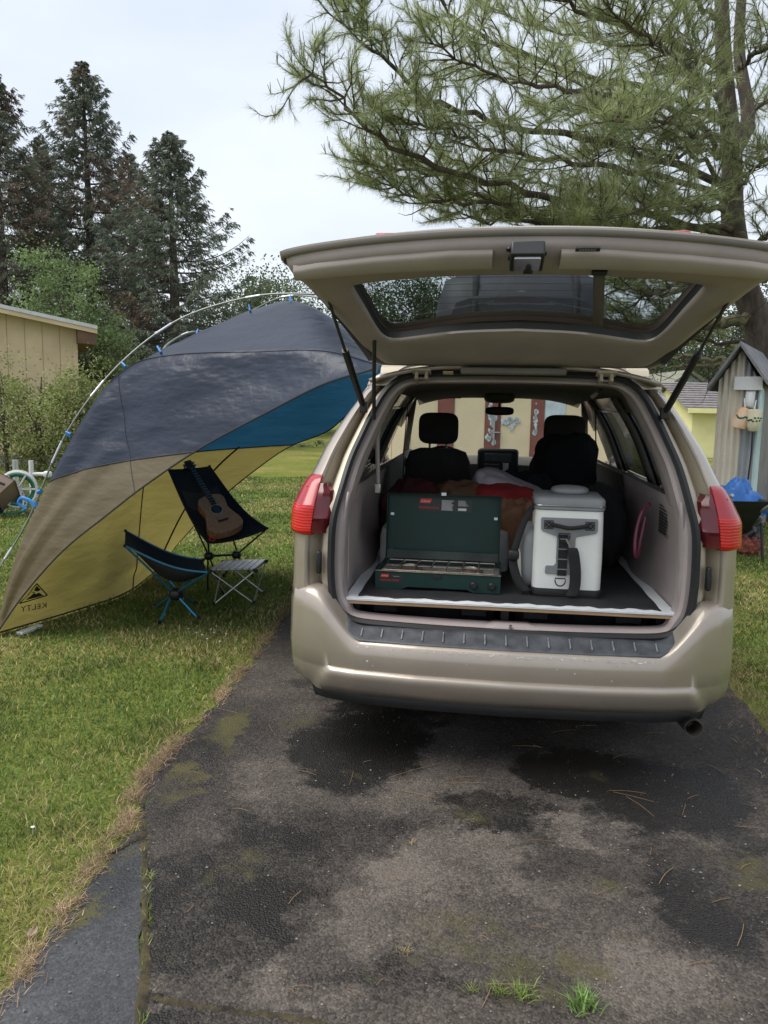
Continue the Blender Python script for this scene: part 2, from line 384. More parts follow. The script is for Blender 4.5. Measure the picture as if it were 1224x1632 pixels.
wet_worn_shade = [gb(575, 1195, .32, .42, -.30), gb(545, 1330, .30, .18, -.10), gb(1060, 1270, .38, .33, -.26), gb(905, 1240, .22, .2, -.24), gb(790, 1300, .2, .14, -.2), gb(830, 1120, 1.2, .30, -.25),  # last blob on this line paints the van's shade under its tail
       gb(300, 1500, .30, .34, -.14), gb(420, 1390, .22, .3, -.12), gb(1150, 1420, .3, .3, -.18), gb(600, 1575, .25, .07, -.12),
       gb(735, 1370, .27, .22, .20), gb(940, 1335, .20, .13, .22), gb(440, 1240, .20, .26, .10), gb(900, 1480, .4, .2, .12), gb(620, 1450, .22, .2, .10), gb(420, 1590, .35, .07, .16), gb(1100, 1570, .35, .12, .12)]
_rb = random.Random(8)
for q in list(wet_worn_shade):
    for _ in range(2):
        a = _rb.uniform(0, 6.28); k = _rb.uniform(.32, .55); wet_worn_shade.append((q[0]+math.cos(a)*q[2]*1.05, q[1]+math.sin(a)*q[3]*1.05, q[2]*k, q[3]*k, q[4]*.8))
M['asphalt'] = asphalt('worn_asphalt', (.011, .0092, .0082), (.132, .112, .095), wet_worn_shade, .60, 3.1, 1.0, [gb(290, 1250, .10, .22, .16), gb(350, 1175, .08, .3, .14), gb(400, 1100, .06, .4, .08), gb(830, 1560, .5, .10, .06), gb(640, 1480, .3, .15, .05)])
M['asphalt2'] = asphalt('smooth_asphalt', (.030, .031, .034), (.085, .088, .094), [gb(60, 1560, .2, .3, .08), gb(165, 1440, .05, .2, -.12)], .62, 9.7, .6, [gb(135, 1460, .05, .12, .15), gb(80, 1530, .05, .15, .12), gb(190, 1380, .05, .1, .12)])

def sheet(name, poly, z, mat_):
    mb = MB(); n = len(poly); tri = tessellate_polygon([[Vector((*p, 0)) for p in poly]])
    mb.add([(x, y, z) for x, y in poly], [tuple(t) for t in tri]); o = mb.build(name, mat_, smooth=False)
    return struct(o)
# lawn base sheet: mown grass and thatch, far beyond the last blade
m, n, l, b, out = newmat('lawn_soil'); vec = coords(n, l)
f1 = noise(n, l, vec, .55, 6, .6); f2 = noise(n, l, vec, 9, 5, .7); f3 = noise(n, l, vec, 70, 3, .7)
c = ramp(n, l, f1, [(.34, (.120, .170, .034)), (.52, (.175, .200, .050)), (.68, (.28, .235, .090))])
c = mixc(n, l, .6, c, ramp(n, l, f2, [(.3, (.5, .5, .5)), (.7, (1.4, 1.35, 1.2))]), 'MULTIPLY')
c = mixc(n, l, .6, c, ramp(n, l, f3, [(.3, (.4, .42, .4)), (.7, (1.5, 1.45, 1.3))]), 'MULTIPLY')
l.new(c, b.inputs['Base Color']); b.inputs['Roughness'].default_value = .95; b.inputs['Specular IOR Level'].default_value = .1; bumpn(n, l, b, f3, .8, .03)
M['soil'] = m
mb = MB(); mb.grid([[(x, y, 0) for x in np.linspace(-400, 400, 9)] for y in np.linspace(-60, 740, 9)]); struct(mb.build('lawn', M['soil'], smooth=False))
drive = sheet('driveway', main_poly, .010, M['asphalt'])
strip = sheet('driveway_apron', strip_poly, .008, M['asphalt2'])

# dirt and moss filling the crack, and the thatch along the asphalt edge
M['grass'] = leafmat('grass_blades', .6, .3)
M['thatch'] = leafmat('dry_thatch', .85, .1)
def blades(x, y, h, w, lean, col, z0=0.0, seed=0):
    rg = np.random.default_rng(seed); N = len(x); a = rg.random(N)*2*np.pi; d = rg.random(N)*2*np.pi
    bx, by = np.cos(a)*w/2, np.sin(a)*w/2; lx, ly = np.cos(d)*lean*h, np.sin(d)*lean*h
    hz = h*np.sqrt(np.clip(1-(lean*.8)**2, .05, 1))
    Vv = np.empty((N, 5, 3)); z = np.zeros(N)+z0
    Vv[:, 0] = np.stack([x-bx, y-by, z], 1); Vv[:, 1] = np.stack([x+bx, y+by, z], 1)
    Vv[:, 2] = np.stack([x+bx*.8+lx*.4, y+by*.8+ly*.4, z+hz*.6], 1); Vv[:, 3] = np.stack([x-bx*.8+lx*.4, y-by*.8+ly*.4, z+hz*.6], 1)
    Vv[:, 4] = np.stack([x+lx, y+ly, z+hz], 1)
    o = (np.arange(N)*5)[:, None]; F = np.concatenate([o+np.array([0, 1, 2]), o+np.array([0, 2, 3]), o+np.array([3, 2, 4])])
    return Vv.reshape(-1, 3), F, np.repeat(col, 5, 0)
N = 420000
NW = 170000; sgn = RNG.choice([-1, 1], NW); th = np.concatenate([RNG.uniform(-.56, .56, N), sgn*RNG.uniform(.56, 1.35, NW)]); rr = np.concatenate([1.35+15*RNG.random(N)**1.15, .8+15*RNG.random(NW)**1.15]); N = N+NW
gx, gy = rr*np.sin(th)*1.0, rr*np.cos(th)
inside = inpoly(gx, gy, main_poly) | inpoly(gx, gy, strip_poly)
edge_all = left_line[20:]
lawn_edge = strip_l[:5] + edge_l
dl = distpoly(gx, gy, [(-1.05, 1.0)]+lawn_edge); dr = distpoly(gx, gy, right_line)
dth = np.minimum(dl, dr)
keep = ~inside & (RNG.random(N) < np.clip((dth-.0)/.09, .05, 1)) & ~((np.abs(gx-.14-.12*gy) < .9) & (gy > 3.4) & (gy < 8.1))
gx, gy, rr, dth, dl, dr = gx[keep], gy[keep], rr[keep], dth[keep], dl[keep], dr[keep]
N = len(gx)
p1 = vnoise(gx+50, gy+50, .9, 1)*.6+vnoise(gx+50, gy+50, .35, 2)*.4; p2 = vnoise(gx+9, gy+70, .22, 3); dry = np.clip((p1-.47)*5, 0, 1)*.85
dry = np.clip(dry+np.clip(.30-dth, 0, .3)*2.4*RNG.random(N), 0, 1)
gr = np.array([.145, .225, .055])*(1-p2[:, None]*.45)+np.array([.035, .03, .006])*RNG.random((N, 1)); yl = np.array([.44, .37, .17])
isdry = (RNG.random(N) < .05+.60*dry)[:, None]
gcol = np.where(isdry, yl*(.6+.7*RNG.random((N, 1))), gr*(.60+.85*RNG.random((N, 1))))
hgt = (.014+.026*RNG.random(N))*(1+.5*(p2 > .70)); wd = (.0026+.0020*RNG.random(N))*np.clip(rr/3.0, .8, 4)
v_, f_, c_ = blades(gx, gy, hgt, wd, RNG.uniform(.4, 1.2, N), gcol, 0, 5)
npmesh('grass', v_, f_, M['grass'], col=c_, kind='stuff')
# brown thatch / needles along the asphalt edges
tx, ty = [], []
for line, wdt, dens in (([(-1.05, 1.0)]+lawn_edge[:-2], .026, 5200), (right_line, .12, 4500)):
    for (x0, y0), (x1, y1) in zip(line[:-1], line[1:]):
        if y0 > 9 or y0 < -.5: continue
        L = math.hypot(x1-x0, y1-y0); k = int(L*dens/max(1, (y0+y1)/5)); t = RNG.random(k); o = RNG.normal(0, 1, k)*wdt*(.6+.8*vnoise(np.full(k, x0)*3+50, np.full(k, y0)*3+50, .5, 12))+(-.02 if line is not right_line else .10)
        nx, ny = (y1-y0)/L, -(x1-x0)/L
        tx.append(x0+(x1-x0)*t+nx*o); ty.append(y0+(y1-y0)*t+ny*o)
tx, ty = np.concatenate(tx), np.concatenate(ty); kp = RNG.random(len(tx)) < np.clip((vnoise(tx+30, ty+30, .13, 21)*.6+vnoise(tx+30, ty+30, .05, 22)*.4-.28)*3.2, .08, 1); tx, ty = tx[kp], ty[kp]; N = len(tx)
tc = np.array([.30, .205, .140])*(.35+1.0*RNG.random((N, 1)))*(.65+.7*vnoise(tx+10, ty+10, .2, 23)[:, None])+np.array([.09, .075, .02])*(RNG.random((N, 1)) < .3)
v_, f_, c_ = blades(tx, ty, .012+.03*RNG.random(N), .0012+.0014*RNG.random(N), RNG.uniform(.98, 1.2, N), tc, .011, 6)
npmesh('dry_thatch', v_, f_, M['thatch'], col=c_, kind='stuff')
# earth and moss lodged in the crack
mb = MB(); cl = np.array(crack_l[1:]); cx = np.interp(np.linspace(0, 1, 240), np.linspace(0, 1, len(cl)), cl[:, 0]); cy = np.interp(np.linspace(0, 1, 240), np.linspace(0, 1, len(cl)), cl[:, 1])
rows = []
for i in range(240):
    w = .007+.012*vnoise(np.array([cx[i]*9]), np.array([cy[i]*9]), .35, 8)[0]; h = .012+.010*random.random()
    rows.append([(cx[i]-.010-w, cy[i], .008), (cx[i]-.010+random.uniform(-.005, .005), cy[i], h), (cx[i]-.010+w, cy[i], .0105)])
mb.grid(rows); M['moss'] = mat('crack_soil', (.008, .0065, .005), .95, var=.3, vscale=16, col2=(.085, .066, .028), bump=.8, bscale=90)
o = mb.build('crack_moss', M['moss'], smooth=True, ang=180); o['kind'] = 'stuff'
# side crack splitting the apron, and the broken cross crack at the photographer's feet
def crack_fill(name, pts, w0, seed):
    rg = random.Random(seed); rows = []; P = crom([Vector((p.x, p.y, 0)) for p in pts], 60)
    for i, p in enumerate(P):
        t = (P[min(i+1, 59)]-P[max(i-1, 0)]).normalized(); nn = Vector((-t.y, t.x, 0)); w = w0*(.4+1.0*rg.random()); p = p+nn*rg.uniform(-.006, .006)
        rows.append([p-nn*w+Vector((0, 0, .0105)), p+Vector((0, 0, .012+.008*rg.random())), p+nn*w+Vector((0, 0, .0105))])
    b_ = MB().grid(rows); o = b_.build(name, M['moss'], smooth=True, ang=180); o['kind'] = 'stuff'; return o
crack_fill('crack_moss', [G(*p) for p in [(236, 1330), (205, 1348), (165, 1372)]], .010, 3)
crack_fill('crack_moss', [G(*p) for p in [(240, 1595), (330, 1612), (420, 1622), (520, 1640)]], .009, 4)

# little weed tufts
M['weed'] = leafmat('weed_leaves', .5, .35)
def tuft(px, py, size, nb, label, base=(.24, .31, .09), group=None, z0=.012, name='weed_tuft', lean=(.5, 1.1)):
    p = G(px, py); rg = np.random.default_rng(int(px*7+py)); k = nb
    x = rg.normal(0, size*.30, k); y = rg.normal(0, size*.26, k); h = size*(.55+.6*rg.random(k))
    cc = np.array(base)*(.6+.8*rg.random((k, 1)))
    v_, f_, c_ = blades(x, y, h, size*.075*(.7+.6*rg.random(k)), rg.uniform(*lean, k), cc, 0, int(px))
    o = npmesh(name, v_, f_, M['weed'], col=c_); o.location = (p.x, p.y, z0); tag(o, label, 'weed', group); return o
tuft(752, 1588, .030, 30, 'smallest leftmost grass tuft sprouting from the driveway near the bottom of the picture', (.25, .28, .09))
tuft(793, 1588, .036, 44, 'second grass tuft from the left in the row at the bottom of the driveway')
tuft(833, 1594, .045, 70, 'third grass tuft from the left in the row at the bottom of the driveway')
tuft(928, 1612, .058, 100, 'largest grass tuft, rightmost and lowest of the row on the driveway', (.20, .31, .09))
tuft(238, 1405, .030, 16, 'upper of the two pale rosette weeds growing in the long driveway crack', (.34, .40, .17), lean=(.8, 1.1))
tuft(238, 1428, .030, 14, 'lower of the two pale rosette weeds growing in the long driveway crack', (.46, .5, .33), lean=(.8, 1.1))
tuft(234, 1322, .022, 14, 'tiny weed at the upper end of the long driveway crack', (.2, .22, .08), lean=(.6, 1.1))
tuft(238, 1497, .018, 12, 'tiny pale weed in the lower part of the long driveway crack', (.38, .36, .16), lean=(.6, 1.1))
tuft(645, 1525, .028, 30, 'dried straw coloured tuft on the asphalt left of the green tufts', (.42, .34, .18), lean=(.7, 1.1))
tuft(655, 1350, .022, 20, 'small dried weed on the pale asphalt below the bumper', (.40, .30, .14), lean=(.7, 1.1))
# fallen pine needles, strewn
mb = MB(); ndl = [(660, 1228, 90, 25), (745, 1248, 60, 0), (735, 1240, 55, 12), (668, 1266, 60, -20), (1010, 1270, 70, -22), (1020, 1285, 70, -50), (1000, 1262, 60, -8), (865, 1340, 45, -8), (1062, 1395, 50, 62), (820, 1570, 85, -4), (775, 1590, 55, 75), (1180, 1490, 60, 80), (1115, 1535, 40, 15), (1090, 1290, 30, 80), (1190, 1318, 40, -8), (840, 1190, 50, -5), (1045, 1168, 30, 0), (350, 1130, 60, -20), (470, 1430, 40, 60), (560, 1240, 35, 80), (900, 1165, 40, 10), (965, 1420, 36, 35), (1140, 1225, 34, -40)]
rg = random.Random(5)
for px, py, L, ang in ndl + [(rg.uniform(300, 1200), rg.uniform(1130, 1600), rg.uniform(14, 34), rg.uniform(0, 180)) for _ in range(26)]:
    c0_ = G(px, py, .013); dx = L/2*math.cos(R_(ang)); dy = -L/2*math.sin(R_(ang))
    a_, b_ = G(px-dx, py-dy*.6, .014), G(px+dx, py+dy*.6, .014); mid = (a_+b_)/2+Vector((rg.uniform(-.004, .004), rg.uniform(-.005, .005), .003))
    mb.tube(crom([a_, mid, b_], 6), .0009, 4)
M['needle'] = mat('dry_pine_needle', (.22, .13, .06), .7, var=.35, vscale=3)
o = mb.build('fallen_pine_needles', M['needle']); o['kind'] = 'stuff'
# pale grit, twig crumbs and dead leaf scraps lying on the asphalt
k = 2600; sx = RNG.uniform(-1.2, 2.0, k); sy = 1.5+RNG.random(k)**1.3*3.2; ok = inpoly(sx, sy, main_poly) | inpoly(sx, sy, strip_poly); sx, sy = sx[ok], sy[ok]; k = len(sx)
sz = .0012+.0042*RNG.random(k)**3; a0 = RNG.random(k)*6.28; q = []
for i_ in range(4):
    q.append(np.stack([sx+np.cos(a0+i_*1.571+RNG.random(k)*.5)*sz, sy+np.sin(a0+i_*1.571+RNG.random(k)*.5)*sz, .0125+0*sx], 1))
q.append(np.stack([sx, sy, .0125+sz*.8], 1)); Vv = np.stack(q, 1).reshape(-1, 3); o_ = (np.arange(k)*5)[:, None]
F_ = np.concatenate([o_+np.array(t) for t in ([0, 1, 4], [1, 2, 4], [2, 3, 4], [3, 0, 4])])
gc = np.repeat(np.array([.17, .15, .13])*(.4+1.3*RNG.random((k, 1))), 5, 0)
npmesh('grit', Vv, F_, M['thatch'], col=gc, kind='stuff')
# daisies in the lawn
dp = [(313, 1008), (330, 1018), (336, 1003), (341, 1008), (322, 1012), (350, 1022), (300, 1002), (345, 998), (360, 1010), (157, 992), (52, 1318), (1210, 900)]
mb = MB()
for px, py in dp:
    p = G(px, py, .03)
    for a_ in range(7):
        t = a_*.9; d = Vector((math.cos(t), math.sin(t), .15)); e_ = Vector((-math.sin(t), math.cos(t), 0))
        mb.add([p, p+d*.005+e_*.0024, p+d*.008, p+d*.005-e_*.0024], [(0, 1, 2, 3)])
    mb.tube([p-Vector((0, 0, .03)), p], .0008, 4)
o = mb.build('daisies', mat('daisy_petals', (.75, .75, .70), .7)); o['kind'] = 'stuff'
# dead leaf on the apron
mb = MB(); p = G(52, 1488, .014); mb.grid([[p+Vector((x*.013*(1-(yy*1.1)**2), yy*.028, .006*abs(x)+.004*yy*yy)) for x in (-1, -.5, 0, .5, 1)] for yy in np.linspace(-.9, .9, 9)])
o = mb.build('dead_leaf', mat('dead_leaf', (.24, .17, .12), .8, var=.3, vscale=40), solid=.001); tag(o, 'curled brown dead leaf on the edge of the grey driveway apron', 'leaf')

# ------------------------------------------------------------------ minivan (van-local: x right, y forward, z up)
def carpaint():
    m, n, l, b, out = newmat('champagne_paint'); vec = coords(n, l)
    f = noise(n, l, vec, 2.2, 6, .65); fl = noise(n, l, vec, 900, 1)
    c = ramp(n, l, f, [(.3, (.355, .298, .248)), (.7, (.42, .360, .305))])
    dz = n.new('ShaderNodeSeparateXYZ'); l.new(vec, dz.inputs[0])
    mr = n.new('ShaderNodeMapRange'); mr.inputs['From Min'].default_value = .62; mr.inputs['From Max'].default_value = .30; l.new(dz.outputs['Z'], mr.inputs['Value'])
    d2 = noise(n, l, vec, 9, 6, .7); mm = n.new('ShaderNodeMath'); mm.operation = 'MULTIPLY'; l.new(mr.outputs[0], mm.inputs[0]); l.new(d2, mm.inputs[1])
    c = mixc(n, l, mm.outputs[0], c, (.24, .205, .16)); l.new(c, b.inputs['Base Color'])
    b.inputs['Metallic'].default_value = .55; b.inputs['Coat Weight'].default_value = .9; b.inputs['Coat Roughness'].default_value = .07
    rr = n.new('ShaderNodeMapRange'); rr.inputs['To Min'].default_value = .30; rr.inputs['To Max'].default_value = .50; l.new(d2, rr.inputs['Value']); l.new(rr.outputs[0], b.inputs['Roughness'])
    return m
M['paint'] = carpaint()
M['jamb'] = mat('jamb_paint', (.46, .40, .31), .42, .25, var=.1, vscale=4)
M['trim'] = mat('beige_trim_plastic', (.345, .288, .276), .62, var=.08, vscale=5, bump=.08, bscale=300)
M['trim_skylit'] = mat('skylit_trim_plastic', (.41, .350, .332), .55, var=.08, vscale=5); M['trim_d'] = mat('grey_trim_plastic', (.155, .137, .120), .65, var=.1, vscale=5, bump=.08, bscale=300)  # first one is the beige trim lightened to stand in for sky light
M['headliner'] = mat('headliner_cloth', (.20, .18, .165), .95, var=.08, bump=.2, bscale=400)
M['seat'] = mat('dark_seat_cloth', (.05, .046, .046), .9, var=.2, bump=.3, bscale=260)
M['seal'] = mat('weather_seal', (.012, .012, .013), .55, var=.2)
M['pad'] = mat('grey_step_plastic', (.065, .068, .076), .5, var=.35, vscale=14, bump=.15, bscale=200)
M['glass'] = glass('clear_glass', (.86, .90, .88)); M['tint'] = glass('tinted_glass', (.13, .15, .16)); M['gate_glass'] = glass('rear_glass', (.55, .60, .60))
def lensmat(name, c, bands):
    m, n, l, b, out = newmat(name); vec = coords(n, l); f = noise(n, l, vec, 8, 3)
    cc = ramp(n, l, f, [(.3, tuple(x*.85 for x in c)), (.7, c)])
    if bands:
        w = n.new('ShaderNodeTexWave'); w.bands_direction = 'Z'; w.inputs['Scale'].default_value = 26; w.inputs['Distortion'].default_value = 2.5; w.inputs['Detail'].default_value = 2; l.new(vec, w.inputs['Vector'])
        cc = mixc(n, l, .6, cc, ramp(n, l, w.outputs['Fac'], [(.2, (.45, .3, .3)), (.8, (1.4, 1.4, 1.4))]), 'MULTIPLY'); bumpn(n, l, b, w.outputs['Fac'], .15, .003)
    l.new(cc, b.inputs['Base Color']); b.inputs['Roughness'].default_value = .25; b.inputs['Coat Weight'].default_value = .25; b.inputs['Coat Roughness'].default_value = .15; return m
M['lens'] = lensmat('red_lens', (.36, .022, .030), False); M['lens_b'] = lensmat('bright_red_lens', (.62, .018, .014), True); M['lens_d'] = lensmat('dark_red_lens', (.12, .008, .013), False)

van = thing('minivan', 'champagne gold minivan parked on the driveway with its tailgate raised', 'minivan', VO, -VYAW)
# body half width against height, narrowing towards the roof; and along the length
WZ = [.20, .28, .36, .47, .65, .77, 1.0, 1.08, 1.22, 1.27, 1.35, 1.47, 1.57, 1.66, 1.70]
WW = [.82, .87, .925, .950, .955, .945, .942, .938, .885, .862, .832, .765, .700, .640, .585]
def half(z, v): return interp(z, WZ, WW)*interp(v, [0, .3, 1, 3.6, 4.3, 4.8, 5.05], [.985, 1, 1.012, 1.012, .985, .90, .72])
WHEELS = (1.02, 4.05)
def zlow(v):
    z = .26
    for w in WHEELS:
        d = abs(v-w)
        if d < .40: z = max(z, .33+math.sqrt(.40**2-d*d)*.98)
    return z
def side_grid(v0, v1, z0f, z1f, sg, off=0, nv=20, nz=12):
    rows = []
    for i in range(nv+1):
        v = lerp(v0, v1, i/nv); a, b_ = z0f(v), z1f(v)
        rows.append([(sg*(half(lerp(a, b_, k/nz), v)+off), v, lerp(a, b_, k/nz)) for k in range(nz+1)])
    return rows
belt = lambda v: 1.10
ROOFZ = 1.655
for sg in (-1, 1):
    for nm, v0, v1 in (('quarter_panel', .42, 1.66), ('sliding_door', 1.668, 2.72), ('front_door', 2.728, 3.72), ('front_fender', 3.728, 4.98)):
        top = belt if nm != 'front_fender' else (lambda v: interp(v, [3.7, 4.4, 5], [1.08, .98, .82]))
        mb = MB().grid(side_grid(v0, v1, zlow, top, sg, nv=30)); o = mb.build(nm, M['paint'], van, solid=.012, soff=-1 if sg > 0 else -1)
        if 'door' in nm: MB().box((sg*(half(.95, v0+.15)+.012), v0+.18 if nm == 'sliding_door' else v0+.16, .97), (.02, .18, .028)).build('handle', M['paint'], o, bevel=.006)
    # window band: dark glass panes between slim pillars
    for v0, v1 in ((.92, 1.62), (1.70, 2.68), (2.76, 3.55)):
        zt = lambda v: min(1.52, interp(v, [3.1, 3.6], [1.52, 1.34]))
        MB().grid(side_grid(v0, v1, lambda v: 1.105, zt, sg, -.012, 10, 6)).build('side_window', M['tint'], van)
    for v0, v1 in ((.60, .915), (1.625, 1.695), (2.685, 2.755)):
        MB().grid(side_grid(v0, v1, lambda v: 1.10, lambda v: 1.525, sg, -.002, 6, 6)).build('pillar', M['paint'] if v0 < 1 else M['black'], van, solid=.03, soff=-1)
    MB().grid(side_grid(.60, 3.62, lambda v: min(1.525, interp(v, [3.1, 3.62], [1.525, 1.36])), lambda v: min(ROOFZ, interp(v, [3.05, 3.62], [ROOFZ, 1.46])), sg, 0, 30, 6)).build('roof_rail', M['paint'], van, solid=.03, soff=-1)
    # windscreen pillar
    MB().grid([[(sg*.70, 3.30, 1.60), (sg*.655, 3.30, 1.63)], [(sg*.82, 4.0, 1.20), (sg*.77, 4.0, 1.20)], [(sg*.86, 4.25, 1.03), (sg*.80, 4.25, 1.03)]]).build('windscreen_pillar', M['trim_d'], van, solid=.04)
    MB().blob((sg*1.02, 3.45, 1.10), (.10, .05, .075), p=3).build('door_mirror', M['paint'], van)
# roof skin
rows = []
for i in range(25):
    v = lerp(.49, 3.45, i/24); drop = .10*max(0, (v-2.6)/.85)**2; row = []
    for k in range(25):
        t = lerp(-1, 1, k/24); w = half(ROOFZ, v); row.append((t*w*1.0, v-.03*abs(t)**3, ROOFZ+.075*(1-abs(t)**3.2)-drop - (.006 if i == 0 else 0)))
    rows.append(row)
MB().grid(rows).build('roof_panel', M['paint'], van, solid=.02, soff=-1)
MB().grid([[(t*lerp(.62, .60, i/10), lerp(.50, 3.40, i/10), 1.655-.05*abs(t)**4-.02*i/10-(.03*max(0, i-7)/3)) for t in np.linspace(-1, 1, 13)] for i in range(11)]).build('headliner', M['headliner'], van)
# windscreen, bonnet, nose
MB().grid([[(t*lerp(.66, .80, i/6), lerp(3.38, 4.22, i/6)-.06*t*t, lerp(1.64, 1.04, i/6)) for t in np.linspace(-1, 1, 11)] for i in range(7)]).build('windscreen', M['glass'], van)
MB().grid([[(t*lerp(.84, .70, (i/8)**2), lerp(4.15, 5.02, i/8)-.05*t*t, 1.03-.30*(i/8)**2.2-.03*t*t) for t in np.linspace(-1, 1, 11)] for i in range(9)]).build('bonnet', M['paint'], van, solid=.02)
MB().grid([[(t*lerp(.72, .76, i/5), 5.03-.10*t*t+.03*math.sin(i/5*3.14), lerp(.73, .28, i/5)) for t in np.linspace(-1, 1, 11)] for i in range(6)]).build('front_bumper', M['paint'], van, solid=.02)
# plain dark box added under the van to block light, and floor
o = MB().box((0, 2.55, .40), (1.56, 4.5, .22)).build('underbody_blocker', M['black'], van)
MB().box((0, 2.1, .535), (1.50, 3.7, .02)).build('cabin_floor', mat('floor_carpet', (.05, .045, .04), .95, var=.2, bump=.4, bscale=200), van)
for sg in (-1, 1):
    for w in WHEELS:
        Mx = Matrix.Translation((sg*.80, w, .335)) @ Matrix.Rotation(math.pi/2, 4, 'Y')
        whl = MB().lathe([(.0, -.10), (.30, -.105), (.325, -.085), (.335, -.04), (.335, .04), (.325, .085), (.30, .105), (.23, .10), (.21, .08), (.21, -.08)], Mx, 36).build('wheel', M['rubber'], van)
        rim = MB().lathe([(.208, .085*sg), (.20, .06*sg), (.08, .05*sg), (.05, .075*sg), (.0, .08*sg)], Mx, 30)
        for k in range(5):
            a = k*math.tau/5; rim.bar(Mx @ Vector((.05*math.cos(a), .05*math.sin(a), .07*sg)), Mx @ Vector((.20*math.cos(a), .20*math.sin(a), .085*sg)), .05, .02, (1, 0, 0))
        rim.build('rim', M['alu'], whl)

# --- rear opening: seal ring, jamb and outer corner panels, traced from the photograph on the rear plane
OPEN = [(0, .592), (-.25, .594), (-.449, .599), (-.60, .606), (-.665, .620), (-.708, .650), (-.735, .70), (-.747, .78), (-.750, .897), (-.742, 1.045), (-.715, 1.18), (-.690, 1.30), (-.655, 1.40), (-.62, 1.49), (-.575, 1.585), (-.52, 1.645), (-.44, 1.675), (-.29, 1.682), (0, 1.686)]
OPEN = OPEN[:-1] + [(-x, z) for x, z in OPEN[::-1]][:-1]
def ring(off, dv=0, n=160):
    """opening curve offset outwards by off, pushed dv forward"""
    P = [Vector((x, 0, z)) for x, z in OPEN]; m = len(P); out = []
    for i, p in enumerate(P):
        t = (P[(i+1) % m]-P[i-1]).normalized(); nn = Vector((-t.z, 0, t.x))
        c = Vector((0, 0, 1.1))
        if nn.dot(p-c) < 0: nn = -nn
        off_ = off*(.45 if (p.z < .64 and off < -.02) else 1); q = p+nn*off_; out.append(Vector((q.x, gz(q.z)+dv, q.z)))
    return crom(out+[out[0]], n)[:-1]
MB().grid([ring(-.012, .03), ring(-.016, -.006), ring(-.004, -.022), ring(.012, -.016), ring(.014, .02)], cu=True).build('weather_seal', M['seal'], van)
MB().grid([ring(-.010, .02), ring(-.030, .018), ring(-.042, .03), ring(-.047, .10)], cu=True).build('inner_surround', M['trim'], van)
for sg in (-1, 1):
    # jamb channel between seal and outer skin, then the outer corner wrapping to the side
    zs = list(np.linspace(.70, 1.62, 24))
    def us(z): return interp(z, [.62, .65, .70, .78, .9, 1.045, 1.18, 1.30, 1.40, 1.49, 1.585, 1.645, 1.675], [.665, .708, .735, .747, .750, .742, .715, .690, .655, .62, .575, .52, .44])
    rows = []; rows2 = []
    for z in zs:
        g = gz(z); a = us(z)+.012; w = half(z, .3); e = lerp(a, w, .44)
        rows.append([(sg*a, g+.012, z), (sg*lerp(a, e, .30), g+.016, z), (sg*lerp(a, e, .42), g+.030, z), (sg*lerp(a, e, .50), g+.070, z), (sg*lerp(a, e, .62), g+.080, z), (sg*(e-.003), g+.012, z), (sg*e, g+.004, z)])
        rows2.append([(sg*e, g+.004, z), (sg*lerp(e, w, .22), g-.004, z), (sg*lerp(e, w, .5), g+.012, z), (sg*lerp(e, w, .75), g+.045, z), (sg*lerp(e, w, .92), g+.10, z), (sg*(w-.001), g+.19, z), (sg*half(z, .62), max(.43, g+.30), z)])
    MB().grid(rows).build('door_jamb', M['jamb'], van, ang=60)
    MB().grid(rows2).build('corner_panel', M['paint'], van, solid=.008, soff=-1)
    # roof corner block closing corner panel, jamb and roof
    z0 = 1.62; rr_ = []
    for k in range(7):
        t = k/6; z = lerp(1.62, 1.728, t)
        w = lerp(half(1.62, .3), .50, t**1.7); u0 = lerp(us(1.62)+.012, .40, t)
        rr_.append([(sg*u0, gz(min(z, 1.70))+.01+.02*t, min(z, 1.70)+.028*t), (sg*lerp(u0, w, .5), gz(1.65)+.01+.02*t, z), (sg*w, gz(1.65)+.05+.04*t, z), (sg*w, gz(1.65)+.16, z+.004)])
    MB().grid(rr_).build('roof_corner', M['paint'], van, solid=.006, soff=-1)
    # hinge-side channel details: strut foot, striker, bolt
    fo = Vector((sg*.655, .37, 1.531)) if sg < 0 else Vector((.643, .37, 1.528))
    MB().box(fo+Vector((0, .01, -.01)), (.035, .03, .05)).build('strut_foot', M['black'], van, bevel=.005)
    MB().box((sg*.80, gz(.86)-.002, .86), (.022, .03, .10)).build('gate_bumper', M['black'], van, bevel=.008)
    MB().lathe([(.012, 0), (.012, .012), (.006, .016), (0, .016)], Matrix.Translation((sg*.785, gz(.735)+.0, .735)) @ Matrix.Rotation(math.pi/2, 4, 'X'), 10).build('bolt', M['black'], van)
    # tail lamp: outer lens, brighter lower band, dark inner wing
    tl = MB(); zz = [.985, .995, 1.03, 1.06, 1.10, 1.14, 1.18, 1.21, 1.225]
    def lens_row(z, zi):
        w = half(z, .3)+.008-.012*sstep(1.17, 1.23, z); g = gz(z); e = lerp(.830, .800, (z-.98)/.24)
        k_ = 1-.5*sstep(1.19, 1.23, z)
        return [(sg*e, g+.005, z), (sg*(e+.008), g-.022, z), (sg*lerp(e, w, .35), g-.026*k_, z), (sg*lerp(e, w, .7), g+.010, z), (sg*lerp(e, w, .93), g+.065, z), (sg*w, g+.14, z), (sg*(w-.002), g+.24+.1*max(0, z-1.1), z)]
    def lens_shell(zl, zh, n_):
        rows_ = []
        for i in range(n_+1):
            z = lerp(zl, zh, i/n_); r_ = [Vector(p) for p in lens_row(z, 0)]
            t = min(i, n_-i)/n_; tq_ = (i if zl < 1 else n_-i)/n_; k_ = math.sqrt(max(0, 1-(1-min(1, tq_/.16))**2))
            cc_ = Vector((sg*.80, gz(z)+.16, z)); rows_.append([lerp(lerp(cc_, p, .90), p, k_) for p in r_])
        return MB().grid(rows_)
